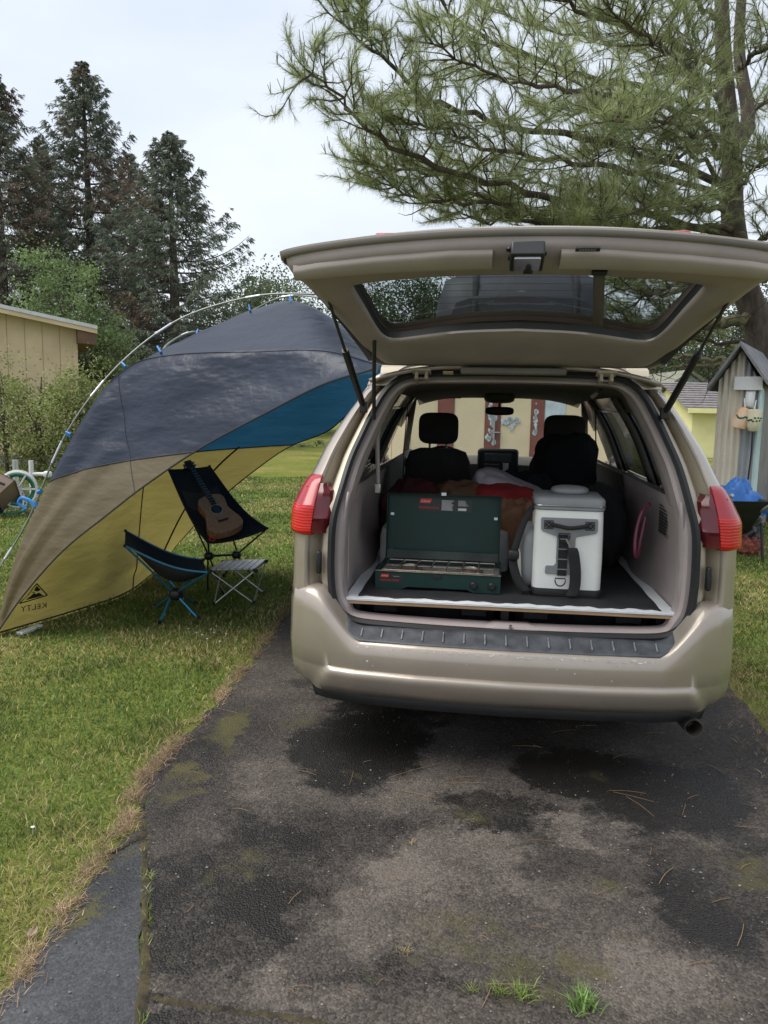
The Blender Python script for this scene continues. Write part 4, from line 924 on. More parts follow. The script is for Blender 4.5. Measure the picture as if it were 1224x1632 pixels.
tlid('Coleman', .0085, -.254, .058, M['ltext'], .3, fr_, -.0022, co); tlid('PROPANE STOVE', .0112, -.259, .037, M['red'], 0, fr_, -.0022, co); tlid('Two Burner', .006, -.200, .058, M['ltext'], 0, fr_, -.0022, co)

# soft cooler
M['cw'] = mat('white_vinyl', (.80, .79, .75), .45, var=.05, vscale=3); M['cg'] = mat('grey_vinyl', (.22, .22, .225), .55, var=.1); M['web'] = mat('black_webbing', (.013, .013, .014), .8, var=.2, bump=.3, bscale=300)
clr = vthing('cooler_bag', 'white and grey soft cooler with black carry straps beside the green stove', 'cooler', .272, .52, PZ+.005, R_(-2))
def rrect(w, d, r, z, n=6):
    P = []
    for cx, cy, a0 in ((w/2-r, d/2-r, 0), (-w/2+r, d/2-r, 90), (-w/2+r, -d/2+r, 180), (w/2-r, -d/2+r, 270)):
        for k in range(n+1): a = R_(a0+90*k/n); P.append((cx+r*math.cos(a), cy+r*math.sin(a), z))
    return P
CW, CD = .300, .34
def cskin(prof, name, m_, par): 
    rows = [rrect(CW*f+e, CD*f+e, .035, z) for f, e, z in prof]; b_ = MB().grid(rows, cu=True); b_.add(rows[-1], [tuple(range(len(rows[-1])))]); b_.add(rows[0], [tuple(range(len(rows[0])))]); return b_.build(name, m_, par, ang=50)
cskin([(1.0, .006, .0), (1.0, .012, .006), (1.0, .012, .030), (1.0, .004, .034)], 'base', M['rubber'], clr)
cskin([(.995, 0, .030), (1.0, 0, .05), (1.005, 0, .18), (.99, .0, .32), (.98, .0, .375), (.97, 0, .385)], 'body', M['cw'], clr)
lidc = cskin([(.975, 0, .383), (1.0, .004, .388), (1.0, .004, .400), (.985, 0, .404), (1.0, .006, .408), (1.0, .004, .430), (.97, 0, .438), (.7, 0, .442)], 'lid', M['cg'], clr)
MB().tube([(p[0], p[1], .404) for p in rrect(CW+.006, CD+.006, .035, 0)], .0035, 6, closed=True).build('zip', M['steel'], lidc)
yF = -CD/2-.003
def patch(poly, y0, y1, name, m_, par=clr): return MB().prism(poly, lambda x, z: (x, y1, z), lambda x, z: (x, y0, z)).build(name, m_, par, smooth=True, bevel=.001)
patch([(-.118, .352), (.118, .352), (.122, .345), (.122, .300), (.116, .288), (.035, .270), (.030, .262), (.030, .100), (-.090, .100), (-.095, .105), (-.095, .130), (-.090, .138), (-.060, .138), (-.050, .150), (-.050, .262), (-.055, .272), (-.112, .290), (-.120, .300), (-.122, .345)], yF-.003, yF+.002, 'front_patch', M['cg'])
for x in (-.088, .088):
    a = patch([(x-.020, .302), (x+.020, .302), (x+.020, .340), (x-.020, .340)], yF-.007, yF-.003, 'handle_tab', M['web'])
    st_ = MB(); 
    for (xa, za), (xb, zb) in (((-.016, .306), (.016, .336)), ((-.016, .336), (.016, .306))): st_.tube([(x+xa, yF-.0078, za), (x+xb, yF-.0078, zb)], .0008, 4)
    st_.tube([(x+p, yF-.0078, q_) for p, q_ in ((-.016, .306), (.016, .306), (.016, .336), (-.016, .336))], .0008, 4, closed=True); st_.build('stitching', M['cg'], a)
MB().tube(crom([(-.080, yF-.006, .322), (-.055, yF-.020, .320), (0, yF-.030, .312), (.055, yF-.020, .318), (.080, yF-.006, .322)], 16), .009, 8).build('carry_handle', M['web'], clr)
patch([(-.042, .095), (-.002, .095), (-.002, .278), (-.042, .278)], yF-.007, yF-.003, 'daisy_chain', M['web'])
for k in range(4): MB().box((-.022, yF-.0085, .125+k*.045), (.042, .003, .004)).build('bar_tack', M['cg'], clr)
def dring(x, z, r): return MB().tube([(x+r*math.cos(a), yF-.014, z-r*math.sin(a)*1.1) for a in np.linspace(0, math.pi, 12)]+[(x-r, yF-.014, z+.010), (x+r, yF-.014, z+.010)], .0028, 6, closed=True)
dring(-.020, .275, .024).build('d_ring', M['black'], clr); dring(-.028, .075, .022).build('d_ring', M['black'], clr)
MB().tube([(-.012, yF-.014, .262), (.004, yF-.018, .235), (.012, yF-.020, .215)], .005, 6).build('snap_hook', M['steel'], clr)
spts = crom([(.012, yF-.022, .225), (.022, yF-.026, .20), (.034, yF-.024, .12), (.034, yF-.022, .05), (.020, yF-.030, .010)], 18)
MB().grid([[Vector(p)+Vector((w, abs(w)*.1, 0)) for w in (-.024, 0, .024)] for p in spts]).build('shoulder_strap', M['web'], clr, solid=.008, bevel=.002)
pk = MB().blob((-CW/2-.015, -.01, .155), (.045, .135, .150), p=3.4, nu=24, nv=14).build('side_pocket', M['cg'], clr)
MB().blob((-CW/2-.030, -.03, .11), (.034, .10, .10), p=3.4, nu=24, nv=12).build('pocket_flap', M['cw'], clr)
s2 = crom([(-CW/2+.0, -.10, .40), (-CW/2-.04, -.13, .33), (-CW/2-.075, -.15, .22), (-CW/2-.085, -.155, .14), (-CW/2-.06, -.165, .06), (-CW/2-.02, -.175, .012)], 22)
MB().grid([[p+Vector((w, .0, w*.5)) for w in (-.018, 0, .018)] for p in s2]).build('hanging_strap', M['web'], clr, solid=.006)
MB().blob((-CW/2-.085, -.158, .175), (.026, .018, .026), p=3).build('strap_buckle', M['black'], clr)
MB().blob((.01, .03, .455), (.085, .08, .022), p=2.6).build('top_pocket', M['cg'], clr)

# bedding and bags further in
def heap(name, label, cat, c, r, m_, seed, amp=.18, p=2.4, rz=0, flat=True):
    """a soft heap: superellipsoid pushed about by smooth noise, flat where it rests"""
    rg = random.Random(seed); ph = [(rg.uniform(4, 11), rg.uniform(4, 11), rg.uniform(3, 9), rg.uniform(0, 6)) for _ in range(5)]
    o = MB().blob((0, 0, 0), (1, 1, 1), p=p, nu=44, nv=26); vs_ = []
    for x, y, z in o.v:
        k = 1+amp*sum(math.sin(a*x+d)*math.cos(b_*y-d)*math.cos(c_*z*.6+d) for a, b_, c_, d in ph)/2.2
        vs_.append((x*r[0]*k, y*r[1]*k, max(0, (z*k+ .9)*r[2]) if flat else z*k*r[2]))
    o.v = vs_
    ds = [(Vector((rg.gauss(0, 1), rg.gauss(0, 1), rg.gauss(0, 1)))*rg.uniform(2.5, 6)/max(r), rg.uniform(0, 6)) for _ in range(6)]
    o.v = [tuple(Vector(q)*(1+amp*1.3*sum(abs(math.sin(Vector(q).dot(d)+ph_))-.6 for d, ph_ in ds)/6)) if q[2] > .004 or not flat else q for q in o.v]
    ob = o.build(name, m_, None, ang=180); ob.location = vwor(*c); ob.rotation_euler = (0, 0, -VYAW+rz); return tag(ob, label, cat)
fab = lambda nm, c, v=.2: mat(nm, c, .9, var=v, vscale=7, bump=.35, bscale=45)
mt_ = vthing('white_crate', 'white soft sided box standing behind the green stove', 'box', -.30, 1.02, PZ+.006)
MB().grid([rrect(.66*f, .40*f, .05, z) for f, z in ((1, 0), (1.01, .06), (1.0, .15), (.98, .195), (.9, .205))], cu=True).build('box_sides', mat('white_fabric', (.50, .50, .50), .8, var=.1, bump=.3, bscale=20), mt_)
MB().add(rrect(.60, .36, .05, .204), [tuple(range(28))]).build('box_lid', M['foam'], mt_)
tan_c = fab('tan_blanket', (.20, .10, .055)); red_c = fab('red_fabric', (.38, .030, .030)); pil = fab('white_pillow', (.55, .50, .54), .08); drk = M['dark_cloth']; mar = fab('maroon_blanket', (.085, .018, .020))
heap('folded_blanket', 'brown blanket bundled behind the open stove lid', 'blanket', (-.22, 1.45, PZ+.01), (.20, .22, .205), tan_c, 3, .12)
heap('maroon_blanket', 'dark maroon blanket slumped below the left headrest', 'blanket', (-.48, 1.50, PZ+.01), (.22, .26, .20), mar, 4, .14)
heap('cardboard_sleeve', 'crumpled tan paper bag between stove lid and cooler', 'bag', (.06, 1.02, PZ+.01), (.12, .15, .18), fab('paper_bag', (.26, .13, .07)), 8, .14, 3)
heap('red_bag', 'red bag lying under the white pillow in the minivan', 'bag', (.02, 1.42, PZ+.01), (.26, .20, .20), red_c, 5, .08, 3, .15)
pw = heap('pillow', 'white pillow leaning towards the right front seat', 'pillow', (.04, 1.56, PZ+.26), (.25, .15, .085), pil, 6, .06, 2.8, .1); pw.rotation_euler = (R_(8), R_(24), -VYAW)
heap('black_duffel', 'black duffel bag heaped between the front seats', 'bag', (.12, 2.05, .546), (.26, .26, .30), drk, 7, .12)
heap('black_backpack', 'black backpack against the right wall behind the cooler', 'backpack', (.50, 1.18, PZ+.01), (.15, .25, .22), drk, 9, .14)
heap('grey_bag', 'grey bag standing right behind the cooler', 'bag', (.42, .84, PZ+.01), (.07, .09, .15), fab('grey_bag', (.09, .09, .10)), 10, .06, 3.4)
heap('black_jacket', 'black jacket hung over the right front seat', 'jacket', (.46, 2.42, .90), (.205, .12, .24), drk, 12, .10, 3)
# purple trimmed carrier hanging by the right trim panel
o = MB().tube(crom([vwor(.66, .62, 1.10), vwor(.63, .64, 1.06), vwor(.605, .62, .97), vwor(.60, .60, .88), vwor(.615, .62, .85), vwor(.635, .66, .92), vwor(.655, .68, 1.03)], 30), .009, 8).build('bag_handle', mat('purple_vinyl', (.22, .04, .08), .3, var=.2)); tag(o, 'shiny purple bag strap hanging by the right trim panel', 'strap')

# roof box on the van, seen through the raised rear window
rb = vthing('roof_cargo_box', 'dark grey rooftop cargo carrier seen through the raised rear window', 'roof box', .04, .72, 1.735)
rows = []
for y, f, h in ((0, .78, .26), (.03, .86, .33), (.12, .93, .39), (.5, 1, .42), (1.1, 1, .43), (1.6, .95, .40), (1.85, .80, .30), (1.95, .55, .16)):
    rows.append([(x*f*.44, y, .045+h*z) for x, z in ((-1, 0), (-1.02, .12), (-1.0, .35), (-.97, .7), (-.90, .92), (-.72, 1), (0, 1.03), (.72, 1), (.90, .92), (.97, .7), (1.0, .35), (1.02, .12), (1, 0))])
b_ = MB().grid(rows); b_.add(rows[0], [tuple(range(13))]); b_.add(rows[-1], [tuple(range(13))]); b_.add([r[0] for r in rows]+[r[-1] for r in rows[::-1]], [tuple(range(16))])
b_.build('shell', mat('roof_box_cloth', (.018, .020, .027), .6, var=.2, vscale=4, bump=.4, bscale=5), rb, ang=50)
MB().grid([[(x*.80*.44, -.012, .045+.26*.34+d) for x in np.linspace(-.99, .99, 9)] for d in (-.006, .006)]).build('seam', M['cg'], rb, solid=.004)
for x in (-.22, .25): MB().grid([[(x+w, y, z) for w in (-.014, .014)] for y, z in ((-.006, .05), (-.008, .25), (.02, .385), (.12, .445), (.5, .485), (1.1, .495), (1.85, .35))]).build('strap', M['web'], rb, solid=.003)
for y in (.35, 1.5): MB().box((0, y, .022), (1.12, .05, .044)).build('crossbar', M['black'], rb, bevel=.008)

# ------------------------------------------------------------------ vehicle awning tent
tent = thing('awning_tent', 'navy and tan vehicle awning tent pitched from the minivan roof to the lawn', 'tent', (-2.1, 5.9, 0))
M['navy'] = clothmat('navy_tent_cloth', (.032, .040, .066), (.022, .100, .185), .36, .36, .42)
M['tan'] = clothmat('tan_tent_cloth', (.165, .130, .078), (.33, .275, .085), .40, .5, .34)
def gy(px, py): return G(px, py).y
TR = [
 [(-8, 1014, 0), (40, 946, 4.86), (101, 878, 4.80), (170, 822, 4.72), (232, 774, 4.64), (320, 715, 4.50), (430, 656, 4.28), (516, 613, 4.05), None],
 [(-8, 1011, 0), (22, 884, 4.95), (76, 766, 5.0), (147, 643, 5.05), (201, 588, 5.05), (262, 565, 4.88), (403, 561, 4.52), (516, 560, 4.22), None],
 [(125, 972, 0), (134, 850, 5.78), (155, 735, 5.80), (186, 648, 5.75), (226, 596, 5.66), (313, 536, 5.5), (399, 498, 5.38), (490, 486, 5.2), None],
 [(205, 943, 0), (212, 850, 6.45), (225, 745, 6.48), (245, 670, 6.42), (275, 612, 6.32), (350, 556, 6.2), (430, 522, 6.08), (520, 522, 5.9), None],
 [(262, 898, 0), (280, 871, 7.18), (312, 836, 7.12), (356, 791, 7.05), (405, 751, 7.0), (460, 713, 6.92), (523, 687, 6.8), (575, 645, 6.65), None]]
TV = [(-.665, .72, 1.70), (-.66, .95, 1.735), (-.65, 1.9, 1.745), (-.65, 2.8, 1.745), (-.66, 3.3, 1.70)]
rowsT = []
for r, tv in zip(TR, TV):
    P = []
    for q in r:
        if q is None: P.append(vwor(*tv))
        elif q[2] == 0: P.append(G(q[0], q[1], .012))
        else: P.append(PY(*q))
    rowsT.append(crom(P, 65))
NT = 49; TG = []
for j in range(65):
    q_ = crom([rowsT[k][j] for k in range(1, 5)], 37); n0 = rowsT[0][j]; n1 = rowsT[1][j]   # a pressed crease runs along row 1
    bow = (n0-n1).cross(V_F).normalized()*0
    TG.append([lerp(n0, n1, i/12)+Vector((0, 0, -.03*math.sin(math.pi*i/12))) for i in range(12)] + q_)
TG = [[TG[j][i] for j in range(65)] for i in range(NT)]        # TG[t][s]
# soft sag and puckers in the cloth, stronger near the corners it is tensioned from
for i in range(1, NT-1):
    for j in range(3, 62):
        p = TG[i][j]; t, s_ = i/(NT-1), j/64
        fold = math.sin(26*t+7*s_)*math.exp(-((s_-.08)/.18)**2)*.018+math.sin(40*t-14*s_)*math.exp(-((s_-.62)/.07)**2)*.014+.010*math.sin(17*s_+9*t)*math.sin(12*t)+(.016*math.sin(t*75+3*s_)*math.exp(-((s_-.30)/.22)**2)*sstep(.30, .12, t) if t < .3 else 0)
        nn = (TG[i+1][j]-TG[i-1][j]).cross(TG[i][j+1]-TG[i][j-1]).normalized(); TG[i][j] = p+nn*fold*min(1, 6*t*(1-t)*1.2)
def seam_z(t): return interp(t, [0, .12, .25, .5, .75, 1], [1.245, 1.12, 1.0, 1.0, 1.02, 1.17])
low, up_ = [], []
for i in range(NT):
    zs_ = seam_z(i/(NT-1)); r = TG[i]; k = next(j for j in range(65) if r[j].z > zs_); f = (zs_-r[k-1].z)/(r[k].z-r[k-1].z); js = k-1+f
    def at(x):
        a = min(int(x), 63); return lerp(r[a], r[a+1], x-a)
    low.append([at(js*q/40) for q in range(41)]); up_.append([at(js+(64-js)*q/60) for q in range(61)])
def oriented(rows, name, m_):
    """grid whose front face looks outwards, up and away from the tent"""
    mb = MB().grid(rows); me = bpy.data.meshes.new(name); me.from_pydata(mb.v, [], mb.f); me.update()
    nsum = sum((p.normal.dot(p.center-Vector((-.9, 6.0, .3)))) for p in me.polygons)
    if nsum < 0: me.flip_normals()
    me.polygons.foreach_set('use_smooth', [True]*len(me.polygons)); me.materials.append(m_)
    o = bpy.data.objects.new(name, me); COL.objects.link(o); o.parent = tent; o.matrix_parent_inverse = WM[tent].inverted(); WM[o] = Matrix.Identity(4); return o
can = oriented(up_, 'canopy', M['navy']); wal = oriented(low, 'wall', M['tan'])
M['seamn'] = mat('navy_seam', (.03, .034, .05), .7); M['hem'] = mat('dark_hem_tape', (.025, .024, .026), .8)
up = Vector((0, 0, .003))
for k, m_ in ((0, M['hem']), (NT-1, M['hem'])): MB().tube([p+up for p in TG[k]], .006, 6).build('hem', M['hem'], tent, local=False)
MB().tube([r[0] for r in up_], .005, 6).build('seam', M['hem'], tent, local=False)
MB().tube([lerp(low[i][j], low[i][j], 1)+Vector((.006, -.004, 0)) for i, j in [(37, q) for q in range(41)]], .005, 6).build('seam', M['hem'], tent, local=False)
MB().tube([p+Vector((.008, 0, -.008)) for p in TG[45][:34]], .008, 6).build('inner_pole', M['black'], tent, local=False)
MB().tube([TG[i][0]+Vector((0, 0, .004)) for i in range(NT)], .006, 6).build('hem', M['hem'], tent, local=False)
MB().tube([p+Vector((0, 0, .002)) for p in TG[12][28:64]], .0022, 6).build('seam', M['seamn'], tent, local=False)
MB().tube([TG[i][30]+Vector((0, -.003, .002)) for i in range(0, 13)], .0020, 6).build('seam', M['seamn'], tent, local=False)
# arched poles outside the cloth, with ferrules and blue clips
M['pole'] = mat('grey_green_pole', (.20, .21, .19), .4, .3, var=.1); M['clip'] = mat('blue_clip', (.02, .17, .48), .45)
def pole(pts, ferr=()):
    P = crom([PY(*p) if p[2] else G(p[0], p[1], .0) for p in pts], 80); o = MB().tube(P, .0068, 8).build('pole', M['pole'], tent, local=False)
    for f in ferr:
        i = int(f*79); MB().tube([P[i], P[min(i+2, 79)]], .0092, 8).build('ferrule', M['alu'], o)
    return P
def vpx(u, v, z):
    w = vwor(u, v, z)-C_O; d = w.dot(C_F); return (612+FPX*w.dot(C_R)/d, 816-FPX*w.dot(C_U)/d, w.y)
PA = pole([(-72, 1018, 0), (0, 903, 5.0), (46, 826, 5.08), (105, 692, 5.15), (183, 588, 5.25), (280, 512, 5.35), (385, 476, 5.4), (470, 468, 5.3), (548, 478, 5.2), (600, 530, 5.0), vpx(-.66, 1.55, 1.76)], (.12, .27, .36, .48, .62))
PB = pole([(258, 905, 0), (230, 800, 6.9), (222, 700, 6.7), (240, 600, 6.4), (266, 553, 6.2), (300, 530, 6.1), (345, 528, 6.0), (400, 496, 5.8), (463, 471, 5.6), (540, 486, 5.4), (600, 545, 5.3), vpx(-.66, 2.1, 1.76)], (.44, .55, .72))
PC = pole([(255, 566, 5.02), (268, 548, 5.4), (300, 531, 5.8), (340, 529, 6.1), (372, 548, 6.4), (410, 560, 6.6), (500, 560, 6.7), (580, 580, 6.6), vpx(-.66, 3.0, 1.74)], ())
for px, py, Y, tx, ty in ((201, 586, 5.07, -7, -7), (257, 563, 5.0, -6, -10), (463, 486, 5.28, 0, -14), (113, 694, 5.06, -8, -4), (313, 536, 5.5, 3, -10), (399, 497, 5.4, -2, -10)):
    a_, b_ = PY(px, py, Y), PY(px+tx, py+ty, Y+.03); MB().bar(a_, b_, .030, .012, (1, 0, 0)).build('clip', M['clip'], tent, local=False, bevel=.003)
mb = MB(); hk = [PY(*p) for p in ((42, 812, 5.05), (30, 802, 5.05), (34, 794, 5.05), (48, 798, 5.04), (58, 808, 5.03), (57, 800, 5.03))]; mb.tube(crom(hk, 20), .012, 6)
mb.tube([PY(60, 785, 5.03), PY(66, 782, 5.02)], .014, 6); mb.build('pole_clip', M['clip'], tent, local=False)
# guy rope and logo: outlined triangle with peaks and the word, printed outside so it reads mirrored from inside
bvh = BVHTree.FromPolygons([p for r in low for p in r], [(i*41+k, i*41+k+1, (i+1)*41+k+1, (i+1)*41+k) for i in range(NT-1) for k in range(40)])
def onwall(px, py):
    d = ray(px, py).normalized(); h = None; o_ = C_O.copy(); best = None
    while True:
        hit = bvh.ray_cast(o_, d)
        if hit[0] is None: break
        best = hit[0]; o_ = hit[0]+d*.02
    return (best if best is not None else PY(px, py, 5.2)) - d*.006
def logo_pt(x, y):
    """logo space: x right 0..1 (as seen), y up; follows the slope of the wall in the picture"""
    px = lerp(30, 76, x); return onwall(px, 963-7*x-y*46)
lg = MB()
def lpoly(P): lg.add([logo_pt(*p) for p in P], [tuple(range(len(P)))])
def lline(a, b_, w):
    ax, ay = a; bx, by = b_; L = math.hypot(bx-ax, by-ay); nx, ny = -(by-ay)/L*w, (bx-ax)/L*w
    lpoly([(ax+nx, ay+ny), (bx+nx, by+ny), (bx-nx, by-ny), (ax-nx, ay-ny)])
lline((.02, .02), (.62, .62), .02); lline((.62, .62), (.99, .16), .02); lline((.99, .16), (.02, .02), .02)
lpoly([(.22, .10), (.86, .17), (.70, .30), (.60, .26), (.52, .30)]); lpoly([(.44, .30), (.50, .37), (.58, .30), (.56, .28), (.52, .33)]); lpoly([(.52, .40), (.62, .55), (.76, .38), (.64, .34)])
v_, f_ = text_mesh('KELTY', .36, lambda a, b_: logo_pt(.985-a*.90, -.27+b_*.75), align='LEFT'); lg.add(v_, f_)
lg.build('logo', mat('logo_black', (.02, .018, .01), .8), wal, smooth=False, local=False)
# white peg sleeve lying at the tent's near corner
p0, p1 = G(30, 1010, .014), G(66, 997, .014)
o = MB().bar(p0, p1, .055, .022).build('peg_sleeve', M['white'], bevel=.006); tag(o, 'small white plastic sleeve lying on the grass at the tent hem', 'sleeve')

# ------------------------------------------------------------------ camp chairs, table, guitar
M['blue_pole'] = mat('blue_anodised_pole', (.03, .24, .48), .35, .7, var=.1); M['olive_pole'] = mat('black_olive_pole', (.035, .034, .028), .4, .5, var=.1)
M['sling'] = mat('black_sling_cloth', (.014, .014, .018), .85, var=.25, bump=.3, bscale=200); M['mesh'] = mat('dark_mesh', (.05, .042, .036), .9, var=.2, bump=.5, bscale=300)
M['blue_edge'] = mat('blue_piping', (.05, .22, .38), .6)
def sling(A, B, Cc, D, sag, back_sag, n=21):
    """A,B back top left/right; C,D seat front left/right; returns rows from back to front"""
    rows = []
    for i in range(n):
        t = i/(n-1); L = lerp(A, Cc, t); Rr = lerp(B, D, t); dip = sag*math.sin(math.pi*t**1.15)
        L2 = L-Vector((0, 0, dip*.92)); R2 = Rr-Vector((0, 0, dip*.92)); row = []
        for k in range(11):
            f = k/10; q = lerp(L2, R2, f); q = q-Vector((0, 0, back_sag*math.sin(math.pi*f)**.7*(.05+.95*max(0, math.sin(math.pi*min(1, t*.92)))**1.3))); row.append(q)
        rows.append(row)
    return rows
def chair(name, label, foot, A, B, Cc, D, sag, hub, legs, pm, edge, bsag=.1, thick=.0075):
    ch = thing(name, label, 'camp chair', (foot.x, foot.y, 0)); rows = sling(A, B, Cc, D, sag, bsag)
    MB().grid(rows).build('sling_seat', M['sling'], ch, solid=.006, local=False, ang=180)
    for k in (0, 10): MB().tube([r[k] for r in rows], .007, 6).build('edge_piping', edge, ch, local=False)
    for q, h in zip((A, B, Cc, D), hub): MB().tube([h, q], thick, 8).build('pole', pm, ch, local=False); 
    for q in (A, B, Cc, D): MB().blob(q, (.012, .012, .012)).build('corner_pocket', M['black'], ch, local=False)
    for a_, h in legs:
        MB().tube([h, a_], thick, 8).build('leg', pm, ch, local=False); MB().lathe([(.011, 0), (.013, .03), (.009, .035)], Matrix.Translation(a_-Vector((0, 0, a_.z))), 8).build('foot', M['black'], ch, local=False)
    return ch, rows
# low blue framed chair facing right
hubc = PY(281, 946, 5.42); hA = hubc+Vector((-.02, .04, .03)); 
ch1, _ = chair('camp_chair', 'low black sling chair with bright blue poles standing in front of the tent wall', G(281, 985),
   PY(199, 870, 5.22), PY(200, 846, 5.66), PY(333, 912, 5.22), PY(324, 892, 5.62), .045,
   [hubc+Vector((-.02, -.04, .03)), hubc+Vector((-.02, .06, .03)), hubc+Vector((.03, -.04, .03)), hubc+Vector((.03, .06, .03))],
   [(G(254, 994, .008), hubc+Vector((-.03, -.04, -.02))), (G(316, 986, .008), hubc+Vector((.03, -.04, -.02))), (G(247, 968, .008), hubc+Vector((-.03, .05, -.02))), (G(311, 962, .008), hubc+Vector((.03, .05, -.02)))], M['blue_pole'], M['blue_edge'], .15)
MB().blob(hubc, (.048, .062, .045), p=3).build('hub', M['black'], ch1, local=False)
# tall chair with headrest facing the camera's right
h1, h2 = PY(333, 886, 6.12), PY(377, 884, 6.28)
ch2, rows2 = chair('high_back_camp_chair', 'tall black high-back sling chair holding the small guitar under the awning', G(357, 940),
   PY(268, 748, 6.42), PY(334, 743, 6.75), PY(332, 866, 5.98), PY(426, 842, 6.30), .07,
   [h1, h2+Vector((0, .05, 0)), h1, h2], [(G(355, 946, .008), h1), (G(331, 940, .008), h1+Vector((-.02, .05, 0))), (G(402, 918, .008), h2), (G(357, 918, .008), h2+Vector((0, .1, 0)))], M['olive_pole'], M['hem'], .15)
for h in (h1, h2): MB().blob(h, (.036, .040, .032), p=3).build('hub', M['black'], ch2, local=False)
MB().tube([h1, h2], .009, 8).build('crossbar', M['olive_pole'], ch2, local=False)
MB().grid([[q+Vector((.006, -.008, .003)) for q in r[1:10]] for r in rows2[4:8]]).build('mesh_panel', M['mesh'], ch2, local=False, ang=180)
MB().blob(lerp(rows2[0][4], rows2[0][6], .5)+Vector((0, 0, .01)), (.05, .04, .03)).build('headrest_roll', M['sling'], ch2, local=False)
p = PY(338, 859, 5.95); MB().tube([p+Vector((.022*math.cos(a), 0, .014*math.sin(a))) for a in np.linspace(0, math.tau, 12, endpoint=False)], .005, 6, closed=True).build('pull_loop', mat('red_cord', (.55, .04, .03), .6), ch2, local=False)
# slatted aluminium table
tb = [PY(334, 909, 5.80), PY(407, 909, 5.86), PY(424, 889, 6.22), PY(356, 889, 6.16)]
tz = sum(q.z for q in tb)/4; tb = [Vector((q.x, q.y, tz)) for q in tb]
tbl = thing('camp_table', 'small low table with pale slatted aluminium top beside the chairs', 'table', (tb[0].x*.5+tb[2].x*.5, tb[0].y*.5+tb[2].y*.5, 0))
for k in range(7):
    a0, a1 = k/7+.008, (k+1)/7-.008; q = [lerp(tb[0], tb[1], a0), lerp(tb[0], tb[1], a1), lerp(tb[3], tb[2], a1), lerp(tb[3], tb[2], a0)]
    MB().prism([(0, 0), (1, 0), (1, 1), (0, 1)], lambda x, y: lerp(lerp(q[0], q[1], x), lerp(q[3], q[2], x), y)-Vector((0, 0, .014)), lambda x, y: lerp(lerp(q[0], q[1], x), lerp(q[3], q[2], x), y)).build('slat', M['alu'], tbl, local=False, bevel=.003, smooth=False)
fz = [Vector((q.x, q.y, .006)) for q in (G(341, 964), G(404, 962), G(421, 946), G(360, 948))]
tq = [q-Vector((0, 0, .016)) for q in tb]
for a_, b_ in ((0, 1), (1, 0), (1, 2), (2, 1), (2, 3), (3, 2), (3, 0), (0, 3)):
    MB().tube([tq[a_], fz[b_]], .0055, 8).build('leg', M['alu'], tbl, local=False)
for q in fz: MB().lathe([(.010, 0), (.012, .02), (.008, .024)], Matrix.Translation((q.x, q.y, 0)), 8).build('foot', M['black'], tbl, local=False)
for q in tq: MB().blob(q, (.02, .02, .014), p=3).build('corner_joint', M['black'], tbl, local=False)
# small guitar leaning in the tall chair
M['wood'] = mat('mahogany_top', (.42, .205, .105), .38, var=.2, vscale=3, scale=(14, 14, 1.2), coat=.25); M['wood_d'] = mat('dark_wood', (.045, .022, .014), .5, var=.2)
gB, gH = PY(366, 846, 6.06), PY(299, 736, 6.52)
ga = (gH-gB).normalized(); gn = Vector((.42, -.82, .40)); gn = (gn-ga*gn.dot(ga)).normalized(); gx_ = ga.cross(gn).normalized()
GM = lambda x, y, z: gB + gx_*x + ga*y + gn*z
GL = (gH-gB).length; BL = GL*.50
gu = thing('small_guitar', 'small brown wooden guitar resting in the tall black chair', 'guitar', (gB.x, gB.y, gB.z))
prof = [(0, .0), (.02, .07), (.06, .118), (.12, .140), (.20, .145), (.30, .138), (.42, .118), (.52, .104), (.60, .098), (.68, .102), (.78, .110), (.88, .108), (.95, .088), (.99, .05), (1.0, .0)]
outl = [p.xy for p in crom([Vector((w, t*BL, 0)) for t, w in prof], 40)]; outl = [(a, b_) for a, b_ in outl] + [(-a, b_) for a, b_ in outl[::-1][1:-1]]
MB().prism(outl, lambda x, y: GM(x, y, -.075), lambda x, y: GM(x, y, 0)).build('body', M['wood'], gu, local=False, ang=40, bevel=.003)
hc_ = BL*.60
MB().add([GM(.043*math.cos(a), hc_+.043*math.sin(a), .0015) for a in np.linspace(0, math.tau, 28, endpoint=False)], [tuple(range(28))]).build('sound_hole', M['lblack'], gu, local=False)
MB().tube([GM(.050*math.cos(a), hc_+.050*math.sin(a), .001) for a in np.linspace(0, math.tau, 28, endpoint=False)], .0035, 6, closed=True).build('rosette', mat('rosette', (.42, .36, .28), .6), gu, local=False)
MB().box(GM(0, BL*.29, .006), (.085, .018, .010), Matrix((gx_, ga, gn)).transposed()).build('bridge', M['wood_d'], gu, local=False, bevel=.003)
nk = Matrix((gx_, ga, gn)).transposed()
MB().box(GM(0, lerp(BL*.72, GL*.90, .5), .008), (.042, GL*.90-BL*.72, .014), nk).build('neck', M['wood_d'], gu, local=False, bevel=.003)
hd_ = MB().box(GM(0, GL*.95, .002), (.062, GL*.12, .014), nk).build('headstock', M['wood_d'], gu, local=False, bevel=.004)
fr2 = MB()
for k in range(14): y = lerp(BL*.75, GL*.88, k/13); fr2.box(GM(0, y, .016), (.040, .0022, .002), nk)
fr2.build('frets', M['steel'], gu, local=False)
mb = MB()
for k in range(4):
    x = lerp(-.014, .014, k/3); mb.tube([GM(x*1.4, BL*.29, .012), GM(x, GL*.90, .018)], .0007, 4)
mb.build('strings', M['steel'], gu, local=False)
for sg in (-1, 1):
    for k in (0, 1): MB().blob(GM(sg*.042, GL*(.93+.04*k), .0), (.010, .010, .010)).build('tuning_peg', M['steel'], gu, local=False)

